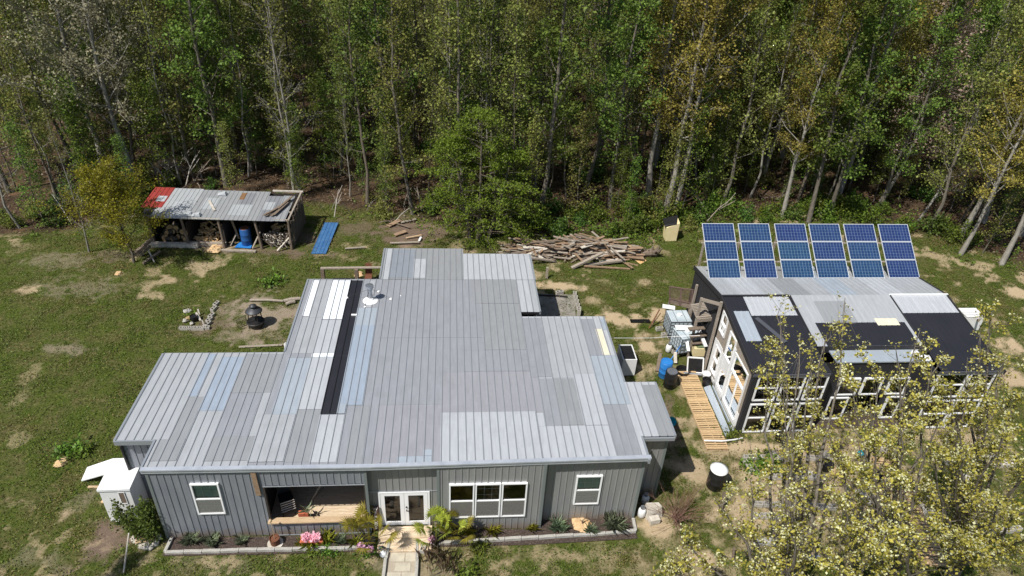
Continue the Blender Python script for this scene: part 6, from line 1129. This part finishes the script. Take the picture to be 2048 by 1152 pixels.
# shrubs along the edge of the woods
BP = []
for i, (lm, sz) in enumerate((('lf_weed', .14), ('lf_bush', .15), ('lf_weed', .12), ('lf_olive', .13))):
    t = bush('green_shrub', [(0, 0, .55, .8, .8, .6, 330), (.6, .3, .4, .5, .5, .45, 160), (-.5, -.3, .45, .55, .5, .45, 170), (.1, -.2, 1.1, .35, .35, .45, 90)], 40+i, lm, sz, 'x', 'shrub', (0, 0, 0), 6); BP.append(t)
n = 0; used = set()
SL = ('light green leafy shrub in the undergrowth at the edge of the woods', 'dark green leafy shrub in the undergrowth at the edge of the woods', 'small-leaved bright shrub in the undergrowth at the edge of the woods', 'olive shrub in the undergrowth at the edge of the woods')
def put_shrub(x, y, s_, k):
    if k not in used: o = BP[k]; o.location = (x, y, 0); o.scale = (s_,)*3; used.add(k)
    else: o = dup(BP[k], (x, y, 0), R.random()*6.28, None, s_)
    o['label'] = SL[k]; o['group'] = ('light green', 'dark green', 'small-leaved', 'olive')[k]+' shrubs along the woods'
while n < 150:
    if n < 60: px = R.uniform(1020, 1440) if R.random() < .62 else R.uniform(1440, 2040); x = g(px, 440).x; y = float(edge_y(x))+R.uniform(-.7, 2.4); s_ = R.uniform(.6, 1.15); k = R.choice((0, 0, 1, 2))
    elif n < 85: px = R.uniform(-40, 300); x = g(px, 440).x; y = float(edge_y(x))+R.uniform(-.5, 4); s_ = R.uniform(.5, 1.0); k = R.randrange(4)
    else: y = R.uniform(42, 62); x = R.uniform(-.75, .75)*y; s_ = R.uniform(.5, 1.3); k = R.choice((0, 1, 1, 3, 2))
    if y < edge_y(x)-.8: continue
    sx = g(1338, 478)
    if abs(x-sx.x-.1) < 1.0 and -3 < y-sx.y < .9: continue
    put_shrub(x, y, s_, k); n += 1
# ------------------------------------------------------------------ pear trees in the foreground garden
def pear(base, tips, seed, per=1.0):
    r = np.random.default_rng(seed); w_ = Wood(); LV, LC = [], []; B = np.array(base); F_ = B+np.array([0, 0, 1.3]); w_.tube([B-[0, 0, .1], F_*.5+B*.5, F_], [.24, .19, .17], 8)
    for (px, py, z) in tips:
        T = np.array(g(px, py, z)); hz = T-F_; m1 = F_+hz*.3+np.array([hz[0], hz[1], 0])*-.08; m2 = F_+hz*.65; pts = np.array([F_, m1, m2, T]); tt = np.linspace(0, 1, 10); c = np.stack([np.interp(tt, [0, .33, .66, 1], pts[:, i]) for i in range(3)], 1)
        c[1:-1] += np.cumsum(r.normal(size=(8, 3))*.07, axis=0)*np.sin(np.linspace(.3, 2.8, 8))[:, None]+r.normal(size=(8, 3))*.05; l = np.linalg.norm(hz); w_.tube(c, .1*(1-tt*.9), 6)
        for j in range(12):
            cc = T+(c[-3]-T)*r.random()*1.2+r.normal(size=3)*[.16, .16, .12]; w_.tube([T+(c[-3]-T)*r.random(), cc], [.007, .003], 3); LV.append(cc+r.normal(size=(11, 3))*[.09, .09, .06]); LC.append(cc+np.array([0, 0, .05])+r.normal(size=(5, 3))*[.07, .07, .045])
        for j in range(int(5.6*l/7)):
            s_ = .22+.78*r.random(); p = np.array([np.interp(s_, tt, c[:, i]) for i in range(3)]); dd = hz/l+r.normal(size=3)*.62; dd[2] = abs(dd[2])*.75+.1; dd /= np.linalg.norm(dd); ll = (1.75-1.15*s_)*(.55+.7*r.random()); e = p+dd*ll; mid = p+dd*ll*.5+r.normal(size=3)*.06; w_.tube([p, mid, e], [.022, .014, .004], 4)
            tw = [(p, e)]
            for q in range(4): f = .3+.65*r.random(); a = p+(e-p)*f; d3 = dd+r.normal(size=3)*.7; b2 = a+d3*.42*ll; w_.tube([a, b2], [.008, .003], 3); tw.append((a, b2))
            for a, b2 in tw:
                nc = r.integers(1, 3)+(s_ > .6)*r.integers(0, 2)
                for _ in range(nc):
                    f = .35+.65*r.random(); cc = a+(b2-a)*f; mm = int(r.integers(7, 14)*per); LV.append(cc+r.normal(size=(mm, 3))*[.085, .085, .06])
                    if r.random() < .6: m3 = r.integers(5, 11); LC.append(cc+np.array([0, 0, .05])+r.normal(size=(m3, 3))*[.07, .07, .045])
    lv, lc = np.concatenate(LV), np.concatenate(LC); v1, q1, t1 = leaves(lv, .088, r, up=.25, aspect=.62, dirs=np.tile([[.8, .3, -.25]], (len(lv), 1))); v2, q2, t2 = leaves(lc, .055, r, up=.9, aspect=.9)
    return w_.mesh('trunk', 'bark'), npmesh('crown', v1, q1, ['lf_pear'], t1), npmesh('blossoms', v2, q2, ['lf_cream'], t2)
PT = [((9.6, 13.6, 0), [(1560, 628, 9.4), (1625, 720, 9.0), (1690, 596, 10.2), (1500, 955, 7.2), (1360, 1075, 5.6), (1590, 800, 8.8), (1505, 1110, 6.4), (1320, 1135, 4.6), (1430, 1000, 6.6), (1570, 1000, 7.5), (1535, 745, 8.6), (1600, 670, 9.4), (1655, 665, 9.8), (1570, 720, 9.2)], 'nearest pale-blossomed pear tree, its tallest shoot before the grey greenhouse roof'),
      ((13.2, 14.6, 0), [(1760, 735, 9.8), (1840, 660, 10.3), (1715, 880, 9.3), (1805, 950, 9), (1680, 1010, 8), (1640, 1100, 7.2), (1885, 820, 9.4), (1765, 1080, 8), (1655, 860, 8.6), (1850, 1060, 8.4), (1790, 690, 10), (1740, 800, 9.6), (1865, 730, 9.9), (1800, 850, 9.4), (1700, 760, 9.8)], 'middle pear tree, yellow-green crown in front of the notched greenhouse eave'),
      ((16.6, 16.2, 0), [(1985, 610, 10.4), (1935, 715, 9.7), (2035, 790, 9), (2070, 900, 8.6), (1935, 900, 9), (1995, 990, 8.6), (1905, 1060, 8.2), (2050, 1080, 7.6), (2010, 870, 9.4), (1960, 1110, 7.8), (2080, 1010, 8.2), (1960, 650, 10), (1900, 765, 9.6), (2010, 710, 9.6), (1975, 800, 9.4), (1915, 845, 9.2), (1860, 900, 9)], 'rightmost pear tree, crown covering the right end of the greenhouse')]
for i, (b_, tips, lab) in enumerate(PT):
    a, c, d = pear(b_, tips, 300+i); t = thing('pear_tree', lab, 'tree', (0, 0, 0), 0, 'pear trees in the garden'); obj('trunk', a, t); cr = obj('crown', c, t); obj('blossoms', d, cr)
for (x, y, k, lab) in ((-17.6, 10.4, 0, 'olive tree just outside the lower left corner, its shadow falling on the lawn'), (-14.3, 10.0, 1, 'second olive tree below the lower left corner, shading the grass by the pale pole')):
    tree_obj(P['olive'][k], 'yard_tree', Vector((x, y, 0)), lab, 'tree', None, k*2.0, .52)
# ------------------------------------------------------------------ grass and undergrowth
r = np.random.default_rng(9)
M['lf_litter'] = leafmat('fallen_leaves', (.15, .105, .07), var=.7, trans=.1, hue=0)
N = 130000; x = r.uniform(-60, 62, N); y = 34+38*r.random(N)**1.2; keep = (np.abs(x) < y*.78+2) & (y > edge_y(x)-1.5) & ~inrect(SF, x, y, -.5, 9.5, -1, 3.8) & (r.random(N) < np.clip((fbm(x, y, 1.8, 301)-.3)*3, .1, 1)) if False else (np.abs(x) < y*.78+2) & (y > edge_y(x)-1.5+1.5*r.random(N)) & (r.random(N) < np.clip((fbm(x, y, 1.8, 301)-.33)*4, .05, 1))
c = np.stack([x[keep], y[keep], .0+.05*r.random(keep.sum())], 1); v, q, ti = leaves(c, .12, r, up=1.0, aspect=.7); tag(obj('leaf_litter', npmesh('leaf_litter', v, q, ['lf_litter'], ti)), 'brown fallen leaves covering the floor of the woods', 'leaf litter', None, 'stuff')
N = 620000; x = r.uniform(-42, 44, N); y = 11+34*r.random(N); keep = (np.abs(x) < y*.8+7) & (y < edge_y(x)+1.5); x, y = x[keep], y[keep]
sd, stw, so_, lt, a1, a3 = fields(x, y); pr = (1-np.clip(np.maximum.reduce([sd, stw*.9, so_*.95, lt*.9])*1.25, 0, 1))*np.clip((fbm(x, y, 1.1, 201)-.25)*2.6, .3, 1); keep = r.random(len(x)) < pr
def inrect(F_, x, y, u0, u1, v0, v1): dx, dy = x-F_.O[0], y-F_.O[1]; u = dx*F_.U[0]+dy*F_.U[1]; v = dx*F_.V[0]+dy*F_.V[1]; return (u > u0) & (u < u1) & (v > v0) & (v < v1)
for F_, rc in ((HF, (-.1, 17.8, -.86, 6.5)), (HF, (3.4, 14.8, 0, 15.6)), (HF, (-1.6, 3.5, 1.6, 6.5)), (HF, (7.6, 9.9, -4, 0)), (GF, (-2.2, 11.4, -.1, 8.8)), (HF, (14, 19, 0, 9.2)), (SF, (0, 8.6, -.3, 3.4)), (HF, (14.6, 16.8, 9, 12.6))): keep &= ~inrect(F_, x, y, *rc)
x, y = x[keep], y[keep]; c = np.stack([x, y, np.full(len(x), -.02)], 1); hh = .05+.07*fbm(x, y, 1.6, 210)**1.5*2
sb_ = np.repeat(c, 3, 0)+r.normal(size=(len(c)*3, 3))*[.06, .06, 0]; sb_[:, 2] = .0+.07*r.random(len(sb_))*np.repeat(hh, 3)/.1
v, q, ti = leaves(sb_, .058, r, up=.55, aspect=.5)
gp_ = np.repeat(fbm(x, y, .9, 230), 3); dry = (gp_+r.normal(size=len(gp_))*.1 > .57)
M['lf_grass'] = leafmat('lawn_grass', (.095, .14, .018), var=.7, trans=.35, hue=0); M['lf_drygrass'] = leafmat('dry_lawn_grass', (.17, .145, .05), var=.6, trans=.3, hue=0)
tag(obj('grass', npmesh('grass', v, q, ['lf_grass', 'lf_drygrass'], ti, dry.astype(int))), 'short patchy lawn grass with dry blades', 'grass', None, 'stuff')
N = 80000; x = r.uniform(-44, 46, N); y = 30+36*r.random(N); ee = edge_y(x); right = np.clip((x+1)/6, 0, 1); dd = y-ee
keep = (np.abs(x) < y*.76+2) & (dd > -1.2-right*1.3) & (dd < 22) & (r.random(N) < np.clip((fbm(x, y, 2.2, 240)-.42)*4, 0, 1)*(.25+.75*right)*np.maximum(np.exp(-np.clip(dd-1.5, 0, 9)*.3), .22)) & ~inrect(SF, x, y, -.5, 9.5, -1, 3.8)
x, y = x[keep], y[keep]; c = np.stack([x, y, .05+.4*r.random(len(x))*fbm(x, y, 1.2, 250)], 1); c = np.repeat(c, 3, 0)+r.normal(size=(len(c)*3, 3))*[.12, .12, .05]
v, q, ti = leaves(c, .13, r, up=.7, aspect=.8); tag(obj('undergrowth', npmesh('undergrowth', v, q, ['lf_weed'], ti)), 'low green weeds massed along the edge of the woods', 'undergrowth', None, 'stuff')
